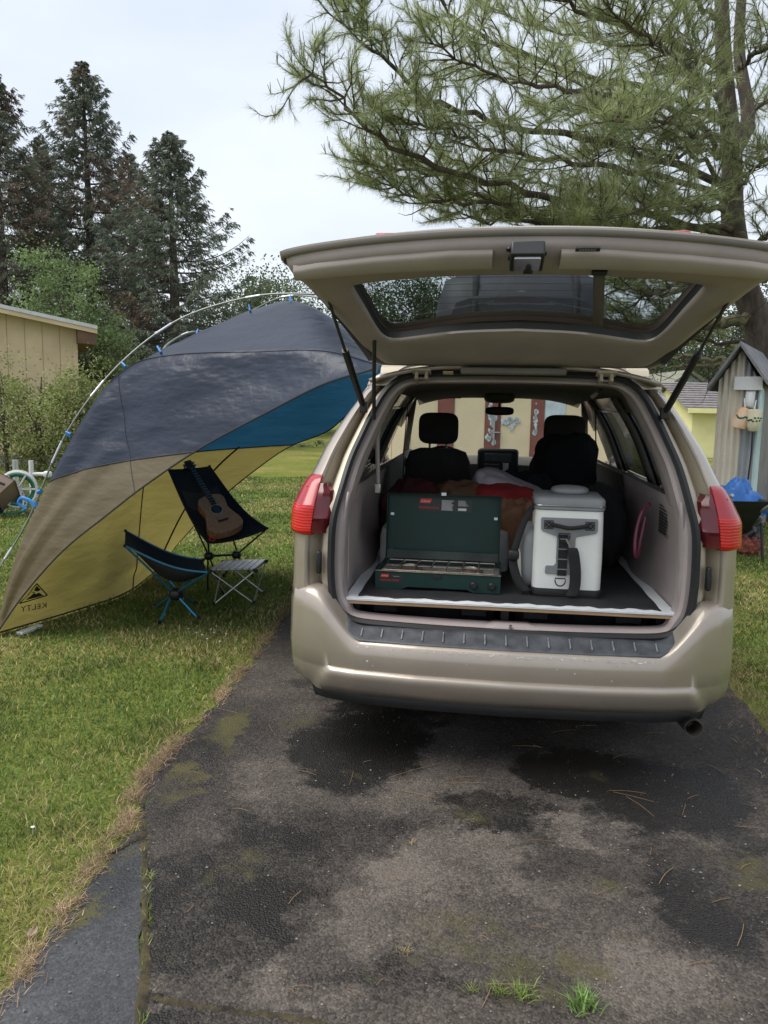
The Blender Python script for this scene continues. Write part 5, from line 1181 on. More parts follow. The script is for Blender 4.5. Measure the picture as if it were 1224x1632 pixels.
# ------------------------------------------------------------------ buildings
M['cream'] = mat('cream_siding', (.60, .47, .30), .75, var=.10, vscale=1.5, bump=.15, bscale=14)
M['drip'] = mat('white_drip_edge', (.55, .56, .57), .5, var=.1); M['soffit'] = mat('brown_soffit', (.13, .075, .045), .8, var=.25, vscale=4, scale=(1, 8, 1)); M['conc'] = mat('concrete', (.32, .31, .29), .9, var=.15, bump=.3, bscale=20)
# left shed: board siding, single pitch visible, overhanging eave
LA = R_(27); L0 = PY(127, 700, 18.2); L0.z = 0; ldir = Vector((math.cos(LA), math.sin(LA), 0)); ldep = Vector((-math.sin(LA), math.cos(LA), 0))
def LP(px, py):
    d = ray(px, py); t = (L0-C_O).dot(ldep)/d.dot(ldep); q = C_O+d*t; return ((q-L0).dot(ldir), q.z)
e0 = LP(127, 524); e1 = LP(0, 497); slope = (e1[1]-e0[1])/(e1[0]-e0[0]); ov = (.42, e0[1]+slope*.42)
shed = thing('cream_shed', 'large cream board shed with white edged roof at the left edge', 'shed', L0, LA)
rtop = lambda x: e0[1]+slope*(max(x, -4.2)) - slope*min(0, x+4.2)
for k in range(23):
    x1 = -.36*k; x0 = x1-.348
    MB().prism([(x0, .28), (x1, .28), (x1, rtop(x1)), (x0, rtop(x0))], lambda a, b_: (a, 0, b_), lambda a, b_: (a, .02, b_)).build('board', M['cream'], shed, smooth=False)
MB().prism([(-8.2, .25), (-.01, .25), (-.01, rtop(0)-.02), (-4.2, rtop(-4.2)-.02), (-8.2, rtop(-8.2)-.02)], lambda a, b_: (a, .021, b_), lambda a, b_: (a, 6.0, b_)).build('wall', M['cream'], shed, smooth=False)
MB().box((-.03, -.012, (e0[1]+.28)/2), (.10, .02, e0[1]-.28)).build('corner_board', M['cream'], shed)
MB().box((-4.1, 3, .13), (8.1, 5.9, .26)).build('foundation', M['conc'], shed)
for a_, b_ in ((ov, (-4.2, rtop(-4.2)+.02)), ((-8.6, rtop(-8.6)), (-4.2, rtop(-4.2)+.02))):
    MB().prism([(a_[0], a_[1]+.02), (b_[0], b_[1]+.02), (b_[0], b_[1]+.10), (a_[0], a_[1]+.10)], lambda p, q: (p, -.35, q), lambda p, q: (p, 6.3, q)).build('roof', mat('grey_metal_roof', (.36, .37, .38), .5, .3), shed, smooth=False)
    MB().prism([(a_[0], a_[1]-.05), (b_[0], b_[1]-.04), (b_[0], b_[1]+.12), (a_[0], a_[1]+.12)], lambda p, q: (p, -.375, q), lambda p, q: (p, -.352, q)).build('barge_board', M['cream'], shed, smooth=False)
    MB().prism([(a_[0], a_[1]+.05), (b_[0], b_[1]+.06), (b_[0], b_[1]+.14), (a_[0], a_[1]+.13)], lambda p, q: (p, -.40, q), lambda p, q: (p, -.377, q)).build('drip_edge', M['drip'], shed, smooth=False)
MB().prism([(ov[0]-.02, ov[1]-.30), (.0, e0[1]-.34), (.0, e0[1]), (ov[0]-.02, ov[1]+.015)], lambda p, q: (p, -.34, q), lambda p, q: (p, 6, q)).build('soffit', M['soffit'], shed, smooth=False)

# garage ahead of the van, seen through the windscreen
gar = thing('garage', 'cream garage with red brown door trim ahead of the minivan', 'garage', vwor(0.2, 13.2, 0), -VYAW)
GV = 13.2
def gu(px): return V(px, 690, GV).x
m_c = mat('cream_door_paint', (.72, .60, .40), .6, var=.06, vscale=2); m_r = mat('red_brown_trim', (.20, .060, .045), .7, var=.15); m_b = mat('pale_blue_paint', (.55, .64, .70), .6, var=.15)
ox = .2
edges = [gu(p) for p in (595, 655, 697, 723, 772, 797, 845, 866, 900, 950, 1010)]; kinds = 'ccrcrcrbcc'
for a_, b_, kd in zip(edges[:-1], edges[1:], kinds):
    th_ = .05 if kd == 'r' else .03
    kk = max(1, round((b_-a_)/.45)) if kd == 'c' else 1
    for q in range(kk):
        u0, u1 = lerp(a_, b_, q/kk)+.004, lerp(a_, b_, (q+1)/kk)-.004
        MB().box(((u0+u1)/2-ox, -th_/2, 1.5), (u1-u0, th_, 2.96)).build('door_trim' if kd == 'r' else 'door_panel', {'c': m_c, 'r': m_r, 'b': m_b}[kd], gar)
MB().box(((edges[0]+edges[-1])/2-ox, 3.01, 1.5), (edges[-1]-edges[0]-.02, 6, 3.0)).build('wall', m_c, gar)
MB().prism([(edges[0]-ox-.3, 2.98), (edges[-1]-ox+.3, 2.98), (edges[-1]-ox+.3, 3.18), (edges[0]-ox-.3, 3.18)], lambda a, b_: (a, -.35, b_), lambda a, b_: (a, -.30, b_)).build('fascia', M['drip'], gar, smooth=False)
MB().prism([(-.34, 3.10), (6.4, 3.75), (6.4, 3.85), (-.34, 3.2)], lambda a, b_: (edges[0]-ox-.35, a, b_), lambda a, b_: (edges[-1]-ox+.35, a, b_)).build('roof', mat('grey_shingle', (.13, .13, .13), .9, var=.2, bump=.5, bscale=12), gar, smooth=False)
hx = gu(787)-ox; MB().tube([(hx, -.09, 1.38), (hx, -.09, .75)], .02, 8).build('door_bolt', M['steel'], gar)
MB().tube([(hx-.09, -.095, 1.02), (hx+.13, -.095, 1.02)], .018, 8).build('door_handle', M['steel'], gar)
pb = MB(); rs = random.Random(4)
for cx, cz, w, h, nn in ((gu(783)-ox, 1.15, .10, .55, 30), (gu(815)-ox, 1.25, .16, .16, 22), (gu(852)-ox, 1.2, .04, .5, 16)):
    for _ in range(nn):
        x_, z_ = rs.gauss(cx, w*.4), rs.gauss(cz, h*.4); r = rs.uniform(.015, .06); pb.add([(x_+r*math.cos(t)*rs.uniform(.6, 1), -.056, z_+r*1.4*math.sin(t)*rs.uniform(.6, 1)) for t in np.linspace(0, math.tau, 9, endpoint=False)], [tuple(range(9))])
pb.build('paint_smears', m_b, gar, smooth=False)

# small weathered shed at the right, corrugated sheets with sunlit tan and shaded grey painted in, beside pale ones; turned so its depth runs away to the right
SA = R_(-32); C0 = PY(1146, 700, 9.3); C0.z = 0; sdir = Vector((math.cos(SA), math.sin(SA), 0)); sdep = Vector((-math.sin(SA), math.cos(SA), 0))
sh = thing('metal_shed', 'narrow weathered shed of corrugated sheets painted sunlit tan, shaded grey and pale green at the right edge', 'shed', C0, SA)
def SP(px, py, off=0):
    """(along the front wall, height) of a pixel on the shed's front plane, off metres in front of it"""
    d = ray(px, py); o_ = C0-sdep*off; t = (o_-C_O).dot(sdep)/d.dot(sdep); q = C_O+d*t; return ((q-C0).dot(sdir), q.z)
def SW_(px, py, off=0): q = SP(px, py, off); return C0+sdir*q[0]-sdep*off+Vector((0, 0, q[1]))
pk_ = SP(1184, 553); lf = SP(1147, 602); rg_ = (pk_[0]*2.15, lf[1]-.02)
def rake(x): return lerp(lf[1], pk_[1], (x-lf[0])/(pk_[0]-lf[0])) if x < pk_[0] else lerp(pk_[1], rg_[1], (x-pk_[0])/(rg_[0]-pk_[0]))
bx = [lf[0], SP(1180, 700)[0], SP(1204, 700)[0], SP(1213, 700)[0], rg_[0]]
for i, c_ in enumerate([(.58, .52, .42), (.33, .345, .36), (.52, .56, .59), (.48, .60, .58)]):  # tan paints the lit face, first grey the shaded face
    x0, x1 = bx[i], bx[i+1]; n_ = max(8, int((x1-x0)/.008)); rows = []
    for q in range(n_+1):
        x = lerp(x0, x1, q/n_); y = -.012*math.sin(x*95)-.004*i-.01; zt = rake(x)-.03; rows.append([(x, y, lerp(.05, zt, t)) for t in np.linspace(0, 1, 6)])
    MB().grid(rows).build('corrugated_sheet', mat('weathered_sheet', c_, .6, .1, var=.22, vscale=2.2, scale=(2, 2, .4), bump=.15, bscale=30), sh, solid=.004, soff=-1)
MB().prism([(lf[0]+.01, 0), (rg_[0]-.01, 0), (rg_[0]-.01, rg_[1]-.05), (pk_[0], pk_[1]-.05), (lf[0]+.01, lf[1]-.05)], lambda a, b_: (a, .03, b_), lambda a, b_: (a, 2.0, b_)).build('shed_wall', mat('grey_plank', (.20, .19, .175), .85, var=.2, vscale=3), sh, smooth=False)
m_rf = mat('charcoal_felt', (.17, .17, .178), .8, var=.25, vscale=5, bump=.4, bscale=30); sl_ = (pk_[1]-lf[1])/(pk_[0]-lf[0])
for a_, b_ in (((lf[0]-.10, lf[1]-.10*sl_), (pk_[0], pk_[1]+.0)), ((pk_[0], pk_[1]), (rg_[0]+.1, rg_[1]-.07))):
    MB().prism([a_, b_, (b_[0], b_[1]+.055), (a_[0], a_[1]+.055)], lambda p, q: (p, -.20, q), lambda p, q: (p, 2.1, q)).build('roof_sheet', m_rf, sh, smooth=False, bevel=.004)
q = SP(1193, 611, .05); MB().box((q[0], -.05, q[1]), (.30, .05, .155)).build('white_board', M['white'], sh, bevel=.004)
q = SP(1197, 622, .05); q1 = SP(1197, 650, .05); MB().grid([[(q[0]+w, -.045-.05*math.sin(t*2.4), lerp(q[1], q1[1], t)) for w in (-.05, .05)] for t in np.linspace(0, 1, 8)]).build('curled_notice', M['white'], sh, solid=.002)
# net floats hanging on the shed
def buoy(name, label, px, py, prof, m_, tilt):
    c_ = SW_(px, py, .14); o = thing(name, label, 'buoy', c_, SA*.5, None); R4 = Matrix.Rotation(tilt, 4, 'Y')
    b_ = MB().lathe(prof, R4, 22).build('float', m_, o); 
    v_ = MB(); rs = random.Random(px)
    for k in range(9):
        a = -math.pi/2+lerp(-.9, .9, k/8); z = rs.uniform(-.01, .03); r = interp(z, sorted([p[1] for p in prof]), [p[0] for p in sorted(prof, key=lambda q: q[1])])+.003; q_ = R4 @ Vector((r*math.cos(a), r*math.sin(a), z))
        v_.blob(q_, (.014, .004, .011), nu=8, nv=5)
    v_.build('ivy_motif', mat('painted_ivy', (.03, .09, .05), .6), b_)
    MB().tube([R4 @ Vector((0, 0, prof[-1][1])), Vector((.02, .06, prof[-1][1]+.10))], .006, 6).build('rope', M['white'], o); return o
buoy('net_float', 'orange and white net float hanging on the weathered shed', 1182, 666, [(.0, -.125), (.085, -.12), (.088, -.08), (.080, .0), (.066, .07), (.040, .115), (.0, .125)], mat('orange_white_float', (.62, .32, .14), .6, var=.3, vscale=6, col2=(.62, .52, .40)), .22)
o = buoy('net_float', 'cream bullet shaped net float hanging beside the orange one', 1201, 670, [(.0, -.135), (.05, -.12), (.075, -.07), (.080, .0), (.078, .09), (.070, .125), (.0, .13)], mat('cream_float', (.62, .56, .38), .6, var=.12), 0)
MB().tube([(0, 0, -.13), (.005, 0, -.4), (-.01, .02, -.8)], .010, 8).build('handle_rod', M['black'], o)
# wheelbarrow and tarp heaped at the shed foot
wbp = PY(1165, 800, 8.2); wb = thing('wheelbarrow', 'black wheelbarrow propped beside the weathered shed', 'wheelbarrow', (wbp.x, 8.2, 0))
MB().grid([[Vector((wbp.x+x*f, 8.2+y*f, z)) for x, y in ((-.30, -.32), (.24, -.32), (.30, .32), (-.30, .32))] for f, z in ((.55, .30), (1, .62), (1.06, .63), (1.0, .60), (.5, .32))], cu=True).build('tray', M['black'], wb, local=False, solid=.01, bevel=.01)
for sg in (-1, 1):
    MB().tube([(wbp.x+sg*.22-.1, 8.75, .25), (wbp.x+sg*.24-.1, 8.2, .36), (wbp.x+sg*.26, 7.6, .72)], .018, 8).build('handle', mat('grey_tube', (.3, .3, .3), .5, .5), wb, local=False)
    MB().tube([(wbp.x+sg*.22, 7.95, .40), (wbp.x+sg*.24, 7.9, .0)], .015, 8).build('leg', M['black'], wb, local=False)
MB().lathe([(.0, -.04), (.14, -.045), (.19, -.03), (.19, .03), (.14, .045), (0, .04)], Matrix.Translation((wbp.x-.1, 8.8, .19)) @ Matrix.Rotation(math.pi/2, 4, 'Y'), 20).build('wheel', M['rubber'], wb, local=False)
def lump(name, label, cat, p, r, m_, seed, amp=.2):
    o = heap(name, label, cat, (0, 0, 0), r, m_, seed, amp, 2.3); o.location = p; rg = random.Random(seed)
    ds = [(Vector((rg.gauss(0, 1), rg.gauss(0, 1), rg.gauss(0, 1)))*rg.uniform(3, 7)/max(r), rg.uniform(0, 6)) for _ in range(7)]
    for vt in o.data.vertices:
        k = sum(abs(math.sin(vt.co.dot(d)+ph))-.6 for d, ph in ds)/7; vt.co += vt.co.normalized()*k*max(r)*.9*(1 if vt.co.z > .01 else 0)
    return o
tc0 = PY(1180, 790, 8.25); tg_ = []
for i in range(30):
    row = []
    for j in range(30):
        a, b_ = i/29-.5, j/29-.5; z = .84-1.1*max(abs(a), abs(b_))**1.8-.10*(a+.3)
        z += .05*(abs(math.sin(9*a+4*b_))-.6)+.05*(abs(math.sin(13*b_-6*a+1))-.6)+.05*(abs(math.sin(21*a+17*b_+2))-.6)
        row.append((tc0.x+.03+a*.50+.04*math.sin(8*b_), 8.32+b_*.55+.03*math.sin(9*a), max(.46, z)))
    tg_.append(row)
o = MB().grid(tg_).build('blue_tarp', mat('blue_tarp', (.015, .11, .36), .45, var=.25, vscale=8, bump=.5, bscale=12), solid=.004, ang=28); tag(o, 'crumpled bright blue tarp heaped in the wheelbarrow by the shed', 'tarp')
lump('black_sack', 'black rubbish sack under the blue tarp by the shed', 'sack', (PY(1172, 830, 8.6).x, 8.66, 0), (.30, .18, .20), mat('black_sack', (.012, .012, .013), .3, bump=.5, bscale=14), 22, .3)
lump('clay_pots_heap', 'rusty red clutter on the grass by the shed foot', 'clutter', (PY(1188, 862, 8.35).x, 8.3, 0), (.13, .12, .09), mat('rusty_red', (.22, .06, .04), .8, var=.4, vscale=12), 23, .3)
# neighbours beyond: yellow house and pale blue house with mossy roof
def house(name, label, px0, px1, Y, z_eave, z_ridge, wallc, roofc, depth, gable):
    x0, x1 = PY(px0, 690, Y).x, PY(px1, 690, Y).x; h = thing(name, label, 'house', ((x0+x1)/2, Y+depth/2, 0)); mw = mat(name+'_wall', wallc, .7, var=.06, vscale=2); mr2 = mat(name+'_roof', roofc, .9, var=.3, vscale=6, bump=.5, bscale=9)
    w = x1-x0
    if gable:
        MB().prism([(x0, 0), (x1, 0), (x1, z_eave), ((x0+x1)/2, z_ridge), (x0, z_eave)], lambda a, b_: (a, Y, b_), lambda a, b_: (a, Y+depth, b_)).build('wall', mw, h, local=False, smooth=False)
        for s_ in (0, 1):
            a_ = (x0-.3 if s_ == 0 else x1+.3, z_eave-.3*(z_ridge-z_eave)/(w/2)); c_ = ((x0+x1)/2, z_ridge)
            MB().prism([(a_[0], a_[1]+.02), (c_[0], c_[1]+.02), (c_[0], c_[1]+.20), (a_[0], a_[1]+.20)], lambda p, q: (p, Y-.3, q), lambda p, q: (p, Y+depth+.3, q)).build('roof', mr2, h, local=False, smooth=False)
    else:
        MB().prism([(Y, 0), (Y+depth, 0), (Y+depth, z_eave-.28), (Y+depth/2, z_ridge-.2), (Y, z_eave-.28)], lambda a, b_: (x0, a, b_), lambda a, b_: (x1, a, b_)).build('wall', mw, h, local=False, smooth=False)
        for s_ in (-1, 1):
            for k in range(12):
                a0, a1 = k/12, (k+1)/12; yy = lambda t: Y+depth/2+s_*(-depth/2-.35)*(1-t) if True else 0
                za = lambda t: lerp(z_eave-.25, z_ridge, t)
                MB().prism([(yy(a0), za(a0)+.04+.02), (yy(a1), za(a1)+.02), (yy(a1), za(a1)+.05), (yy(a0), za(a0)+.10)], lambda p, q: (x0-.3, p, q), lambda p, q: (x1+.3, p, q)).build('roof_course', mr2, h, local=False, smooth=False)
        MB().box(((x0+x1)/2, Y-.36, z_eave-.20), (w+.6, .04, .16)).build('fascia', mw, h, local=False)
    return h
house('yellow_house', 'pale yellow house with grey shingle roof beyond the van', 1102, 1330, 26, 1.75, 2.5, (.80, .74, .38), (.22, .20, .20), 5, False)
house('blue_house', 'pale blue gabled house with mossy roof behind the yellow house', 1030, 1155, 34, 1.9, 3.1, (.55, .66, .72), (.19, .19, .14), 7, True)

# ------------------------------------------------------------------ hose reel, cart, standpipe by the left shed
hp = G(30, 818); hr = thing('hose_reel', 'white hose reel wound with green hose near the cream shed', 'hose reel', (hp.x, hp.y, 0))
M['hose'] = mat('green_hose', (.02, .20, .10), .45); hc = hp+Vector((0, 0, .33)); Ry = Matrix.Rotation(math.pi/2, 4, 'X') @ Matrix.Rotation(.4, 4, 'Y')
for s_ in (-.10, .10):
    fl = MB().tube([Matrix.Translation(hc) @ Ry @ Vector((.235*math.cos(a), .235*math.sin(a), s_)) for a in np.linspace(0, math.tau, 28, endpoint=False)], .016, 6, closed=True)
    for k in range(6): fl.tube([Matrix.Translation(hc) @ Ry @ Vector((.06*math.cos(k*1.047), .06*math.sin(k*1.047), s_)), Matrix.Translation(hc) @ Ry @ Vector((.235*math.cos(k*1.047), .235*math.sin(k*1.047), s_))], .013, 6)
    fl.build('reel_flange', M['white'], hr, local=False)
MB().lathe([(.07, -.09), (.07, .09)], Matrix.Translation(hc) @ Ry, 16).build('drum', M['white'], hr, local=False)
hs = MB()
for k in range(6):
    zc = lerp(-.075, .075, k/5); hs.tube([Matrix.Translation(hc) @ Ry @ Vector(((.185+.015*(k % 2))*math.cos(a), (.185+.015*(k % 2))*math.sin(a), zc)) for a in np.linspace(0, math.tau, 26, endpoint=False)], .017, 6, closed=True)
hs.build('hose', M['hose'], hr, local=False)
hs = MB().tube(crom([hc+Vector((.2, -.1, -.1)), hp+Vector((.15, -.15, .06)), hp+Vector((-.15, -.2, .02)), hp+Vector((-.45, -.1, .02))], 24), .017, 6).build('hose_end', M['hose'], hr, local=False)
for s_ in (-.13, .13): MB().tube([hc+Vector((s_, -.16, -.33)), hc+Vector((s_*.6, 0, .0)), hc+Vector((s_, .16, -.33))], .013, 8).build('stand', M['white'], hr, local=False)
cp = G(-28, 822); ct = thing('garden_cart', 'brown plastic garden cart tipped up at the left edge', 'cart', (cp.x, cp.y, 0))
Rc = Matrix.Rotation(R_(28), 3, 'Y') @ Matrix.Rotation(R_(-35), 3, 'X'); cc_ = cp+Vector((0, 0, .42)); m_ct = mat('brown_plastic', (.24, .17, .135), .55, var=.1)
MB().grid([[cc_+Rc @ Vector((x*f, y*f, z)) for x, y in ((-.42, -.30), (.42, -.30), (.42, .30), (-.42, .30))] for f, z in ((1.05, .16), (1.0, .16), (.85, -.12), (.83, -.12), (.95, .16))], cu=True).build('tub', m_ct, ct, local=False, bevel=.02, seg=3)
MB().add([cc_+Rc @ Vector((x*.85, y*.85, -.115)) for x, y in ((-.42, -.30), (.42, -.30), (.42, .30), (-.42, .30))], [(0, 1, 2, 3)]).build('tub_floor', m_ct, ct, local=False, solid=.02)
MB().tube([cc_+Rc @ Vector((.05, -.32, .05)), cc_+Rc @ Vector((.30, -.36, .02)), cc_+Rc @ Vector((.38, -.34, .04))], .018, 8).build('handle', M['black'], ct, local=False)
for s_ in (-1, 1): MB().lathe([(0, -.03), (.13, -.035), (.16, -.02), (.16, .02), (.13, .035), (0, .03)], Matrix.Translation((cp.x-.1+s_*.28, cp.y+.1, .16)) @ Matrix.Rotation(math.pi/2, 4, 'Y'), 20).build('wheel', M['rubber'], ct, local=False)
sp = G(52, 800); st = thing('standpipe', 'white plastic water standpipe behind the hose reel', 'standpipe', (sp.x, sp.y, 0))
MB().tube([sp, sp+Vector((0, 0, .62))], .035, 10).build('riser', M['white'], st, local=False); MB().tube([sp+Vector((0, 0, .42)), sp+Vector((.22, 0, .42))], .030, 10).build('outlet', M['white'], st, local=False)
MB().blob(sp+Vector((.24, 0, .42)), (.06, .05, .05), p=3).build('valve', M['white'], st, local=False); MB().tube([sp+Vector((-.28, .1, 0)), sp+Vector((-.28, .1, .62))], .045, 10).build('meter_pipe', M['alu'], st, local=False)

# ------------------------------------------------------------------ vegetation
M['leaf'] = leafmat('leaves', .5, .35); M['needle_g'] = leafmat('green_needles', .5, .6); M['spruce'] = leafmat('spruce_sprays', .6, .45)
M['bark'] = mat('grey_brown_bark', (.045, .034, .028), .9, var=.35, vscale=5, scale=(3, 3, .8), bump=.9, bscale=9, col2=(.115, .09, .072))
M['twig'] = mat('twig_bark', (.060, .045, .034), .9, var=.3)
def unit(a): return a/np.maximum(np.linalg.norm(a, axis=1, keepdims=True), 1e-9)
def sprays(C, D, L, W, col, rg):
    """flat pointed leaves: base C, direction D, length L, width W"""
    N = len(C); D = unit(D); side = unit(np.cross(D, unit(rg.normal(size=(N, 3))))); L = L[:, None]; W = W[:, None]
    Vv = np.empty((N, 4, 3)); Vv[:, 0] = C; Vv[:, 1] = C+D*L*.5+side*W*.5; Vv[:, 2] = C+D*L; Vv[:, 3] = C+D*L*.5-side*W*.5
    F = (np.arange(N)*4)[:, None]+np.array([0, 1, 2, 3]); return Vv.reshape(-1, 3), F, np.repeat(col, 4, 0)
def joinp(parts):
    Vs, Fs, Cs, o = [], [], [], 0
    for v_, f_, c_ in parts: Vs.append(v_); Fs.append(f_+o); Cs.append(c_); o += len(v_)
    return np.concatenate(Vs), np.concatenate(Fs), np.concatenate(Cs)
def spruce(name, label, px, Y, top_py, r, seed, brown=.12, nbr=150, trunk_px=None, gcol=(.145, .175, .130), skirt=.06):
    rg = np.random.default_rng(seed); base = PY(px, 700, Y); x0, y0 = base.x, Y; h = PY(px, top_py, Y).z
    t = thing(name, label, 'spruce tree', (x0, y0, 0), 0, 'spruces behind the cream shed')
    MB().tube([(x0, y0, 0), (x0+.1, y0, h*.5), (x0, y0, h*.98)], [.26, .16, .02], 8).build('trunk', M['bark'], t, local=False)
    br = MB(); Cs, Ds, Ls, Ws, Cc = [], [], [], [], []
    patch_ = rg.random((7, 2))                                                # dead patches: (height, angle)
    for b_ in range(nbr):
        f = skirt+(1-skirt)*((b_+rg.random())/nbr)**.92; a = b_*2.399+rg.normal()*.25; L = max(.10, r*(1-f)**.82*(.55+.65*rg.random())); z0 = f*h*.985
        dx, dy = math.cos(a), math.sin(a); droop = .42*(1-f)**1.5-.35*f**3; up_t = .24+.25*f; s = np.linspace(0, 1, 8)
        P = np.stack([x0+dx*L*s, y0+dy*L*s, z0+L*(-droop*s+up_t*s**2.6)], 1)
        if b_ % 2 == 0: br.tube([Vector(p) for p in P], [.035*(1-q)+.006 for q in s], 4, cap=False)
        dead = brown*.5+(.75 if any(abs(f-pf)*4+abs(((a/6.283) % 1)-pa) < .22 for pf, pa in patch_) and brown > .05 else 0)+(.25*brown if f < .5 else 0)
        m = int(10+16*L/r); sv = .12+.88*rg.random(m*2)**.8; p0 = np.stack([np.interp(sv, s, P[:, q]) for q in range(3)], 1)
        sd = rg.choice([-1, 1], len(sv)); lat = np.stack([-dy*sd+dx*.9, dx*sd+dy*.9, -.25-.35*rg.random(len(sv))], 1); tl = (.10+.12*min(1, L/1.2)+.50*(1-sv)*min(1, L/1.5))*(.6+.7*rg.random(len(sv)))
        K = 10
        for q in range(K):
            u = (q+rg.random(len(sv)))/K; c_ = p0+unit(lat)*(tl*u)[:, None]
            d_ = unit(lat)*.6+np.array([dx, dy, 0])*.25+rg.normal(size=(len(sv), 3))*.35+np.array([0, 0, -.45]); Cs.append(c_); Ds.append(d_)
            Ls.append((.10+.14*rg.random(len(sv)))*(.5+.5*min(1, L))); Ws.append(.022+.022*rg.random(len(sv)))
            isd = (rg.random(len(sv)) < dead)[:, None]; g_ = np.array(gcol)*(.55+.85*rg.random((len(sv), 1)))+np.array([.012, .016, .002])*(sv[:, None]*u[:, None])
            Cc.append(np.where(isd, np.array([.19, .14, .105])*(.5+.9*rg.random((len(sv), 1))), g_))
    br.build('limbs', M['twig'], t, local=False)
    v_, f_, c_ = sprays(np.concatenate(Cs), np.concatenate(Ds), np.concatenate(Ls), np.concatenate(Ws), np.concatenate(Cc), rg)
    npmesh('crown', v_, f_, M['spruce'], t, col=c_); return t
spruce('spruce_tree', 'tall dark spruce with brown dead boughs, leftmost of the three', 12, 27, 95, 4.4, 31, .45, 230)
spruce('spruce_tree', 'tallest spruce, middle of the three behind the cream shed', 150, 29, 88, 4.5, 32, .25, 235)
spruce('spruce_tree', 'shorter spruce with sweeping boughs, rightmost of the three', 278, 27, 205, 4.8, 33, .16, 210, skirt=.03)
spruce('spruce_tree', 'dark ragged spruce filling the gap between the middle and right spruces', 215, 34, 235, 4.2, 34, .28, 170)
spruce('spruce_tree', 'half hidden spruce between the leftmost and middle spruces', 82, 33, 215, 3.2, 35, .45, 170)

def broadleaf(name, label, cat, px, Y, base_z, h, rx, seed, n_clump, lpc, leaf, col, trunk_r=.08, group=None, rz=None, trunk=True, cz=.6, tw=None):
    rg = np.random.default_rng(seed); b_ = PY(px, 700, Y); x0, y0 = b_.x, Y; rz = rz or h*.45
    t = thing(name, label, cat, (x0, y0, base_z), 0, group); wood = MB(); cen = np.array([x0, y0, base_z+h*cz])
    wood.tube([(x0, y0, base_z), (x0+.1*rg.normal(), y0, base_z+h*.45), (x0+.15*rg.normal(), y0, base_z+h*.85)], [trunk_r, trunk_r*.7, trunk_r*.2], 7)
    dirs = unit(rg.normal(size=(n_clump, 3))); rad = .35+.65*rg.random((n_clump, 1))**.45; lob = 1+.25*np.sin(3*np.arctan2(dirs[:, 1], dirs[:, 0])+seed)[:, None]
    tips = cen+dirs*rad*lob*np.array([rx, rx, rz]); tips[:, 2] = np.maximum(tips[:, 2], base_z+.05)
    parts = []
    for i, tp in enumerate(tips):
        st_ = np.array([x0, y0, base_z+h*(.15+.55*rg.random())]); md = (st_+tp)/2+np.array([0, 0, .08*h*rg.random()])
        if i % 2 == 0: wood.tube(crom([Vector(st_), Vector(md), Vector(tp)], 5), [trunk_r*.35, trunk_r*.25, trunk_r*.18, trunk_r*.12, trunk_r*.06], 4, cap=False)
        k = int(lpc*(.6+.8*rg.random())); cs = .20*rx*(.6+.8*rg.random())
        c_ = tp+rg.normal(size=(k, 3))*np.array([cs, cs, cs*.7]); d_ = rg.normal(size=(k, 3))+np.array([0, 0, .1]); tone = (.7+.6*rg.random())
        cc = np.array(col)*tone*(.65+.7*rg.random((k, 1)))+np.array([.02, .018, .0])*rg.random((k, 1))
        parts.append(sprays(c_, d_, leaf*(.7+.6*rg.random(k)), leaf*.62*(.7+.6*rg.random(k)), cc, rg))
    wood.build('trunk', M['bark'], t, local=False); v_, f_, c_ = joinp(parts); npmesh('crown', v_, f_, M['leaf'], t, col=c_); return t
broadleaf('young_tree', 'bright green young broadleaf tree behind the cream shed roof', 'tree', 108, 22, 0, 5.6, 1.15, 41, 58, 130, .08, (.150, .215, .085), .09, rz=1.5, cz=.72)
broadleaf('young_tree', 'smaller bright green tree just right of the cream shed roof', 'tree', 170, 22.5, 0, 4.2, .85, 42, 42, 120, .08, (.150, .215, .085), .07, rz=1.1, cz=.68)
broadleaf('arching_shrub', 'loose yellow green shrub growing before the cream shed', 'shrub', 62, 15.2, 0, 2.3, 1.15, 43, 80, 110, .058, (.20, .235, .085), .05, rz=1.05, cz=.42)
broadleaf('arching_shrub', 'loose yellow green shrub between the cream shed corner and the tent', 'shrub', 128, 15.6, 0, 2.4, .80, 44, 60, 110, .058, (.20, .23, .085), .05, rz=1.15, cz=.5)
broadleaf('arching_shrub', 'sparse arching shrub in front of the cream wall at the left edge', 'shrub', 10, 15.0, 0, 2.5, .75, 45, 40, 90, .058, (.20, .23, .085), .04, rz=1.0, cz=.52)
bt = 'broadleaf trees along the far side of the lawn'
for i, (px, Y, h, rx, col, lab) in enumerate([(405, 38, 8.6, 2.4, (.085, .125, .05), 'pale green tree rising just above the awning tent ridge'), (455, 42, 7.8, 2.6, (.080, .120, .05), 'light green tree between the awning ridge and the raised tailgate'), (350, 36, 6.0, 2.4, (.07, .10, .045), 'bushy tree low behind the awning poles'),
        (520, 46, 7.2, 3.0, (.065, .10, .04), 'bushy tree behind the raised tailgate left strut'), (610, 40, 8.4, 2.3, (.05, .085, .032), 'dark tree seen through the left of the raised rear window'), (665, 38, 8.8, 2.2, (.05, .085, .032), 'dark tree seen through the rear window beside the roof box'),
        (760, 44, 8.0, 3.0, (.05, .085, .035), 'tree hidden mostly by the roof box'), (1010, 40, 4.2, 2.4, (.045, .07, .03), 'dark tree low behind the right side of the raised rear window'), (1100, 42, 5.0, 3.0, (.04, .062, .03), 'dark tree above the pale blue house roof'), (1180, 36, 6.4, 3.0, (.038, .06, .028), 'dark tree behind the weathered shed roof'), (1260, 30, 7.5, 3.0, (.04, .06, .03), 'dark tree at the right edge behind the pine trunk')]):
    broadleaf('background_tree', lab, 'tree', px, Y, 0, h, rx, 60+i, 130, 100, .13, col, .14, bt, rz=h*.42, cz=.55)

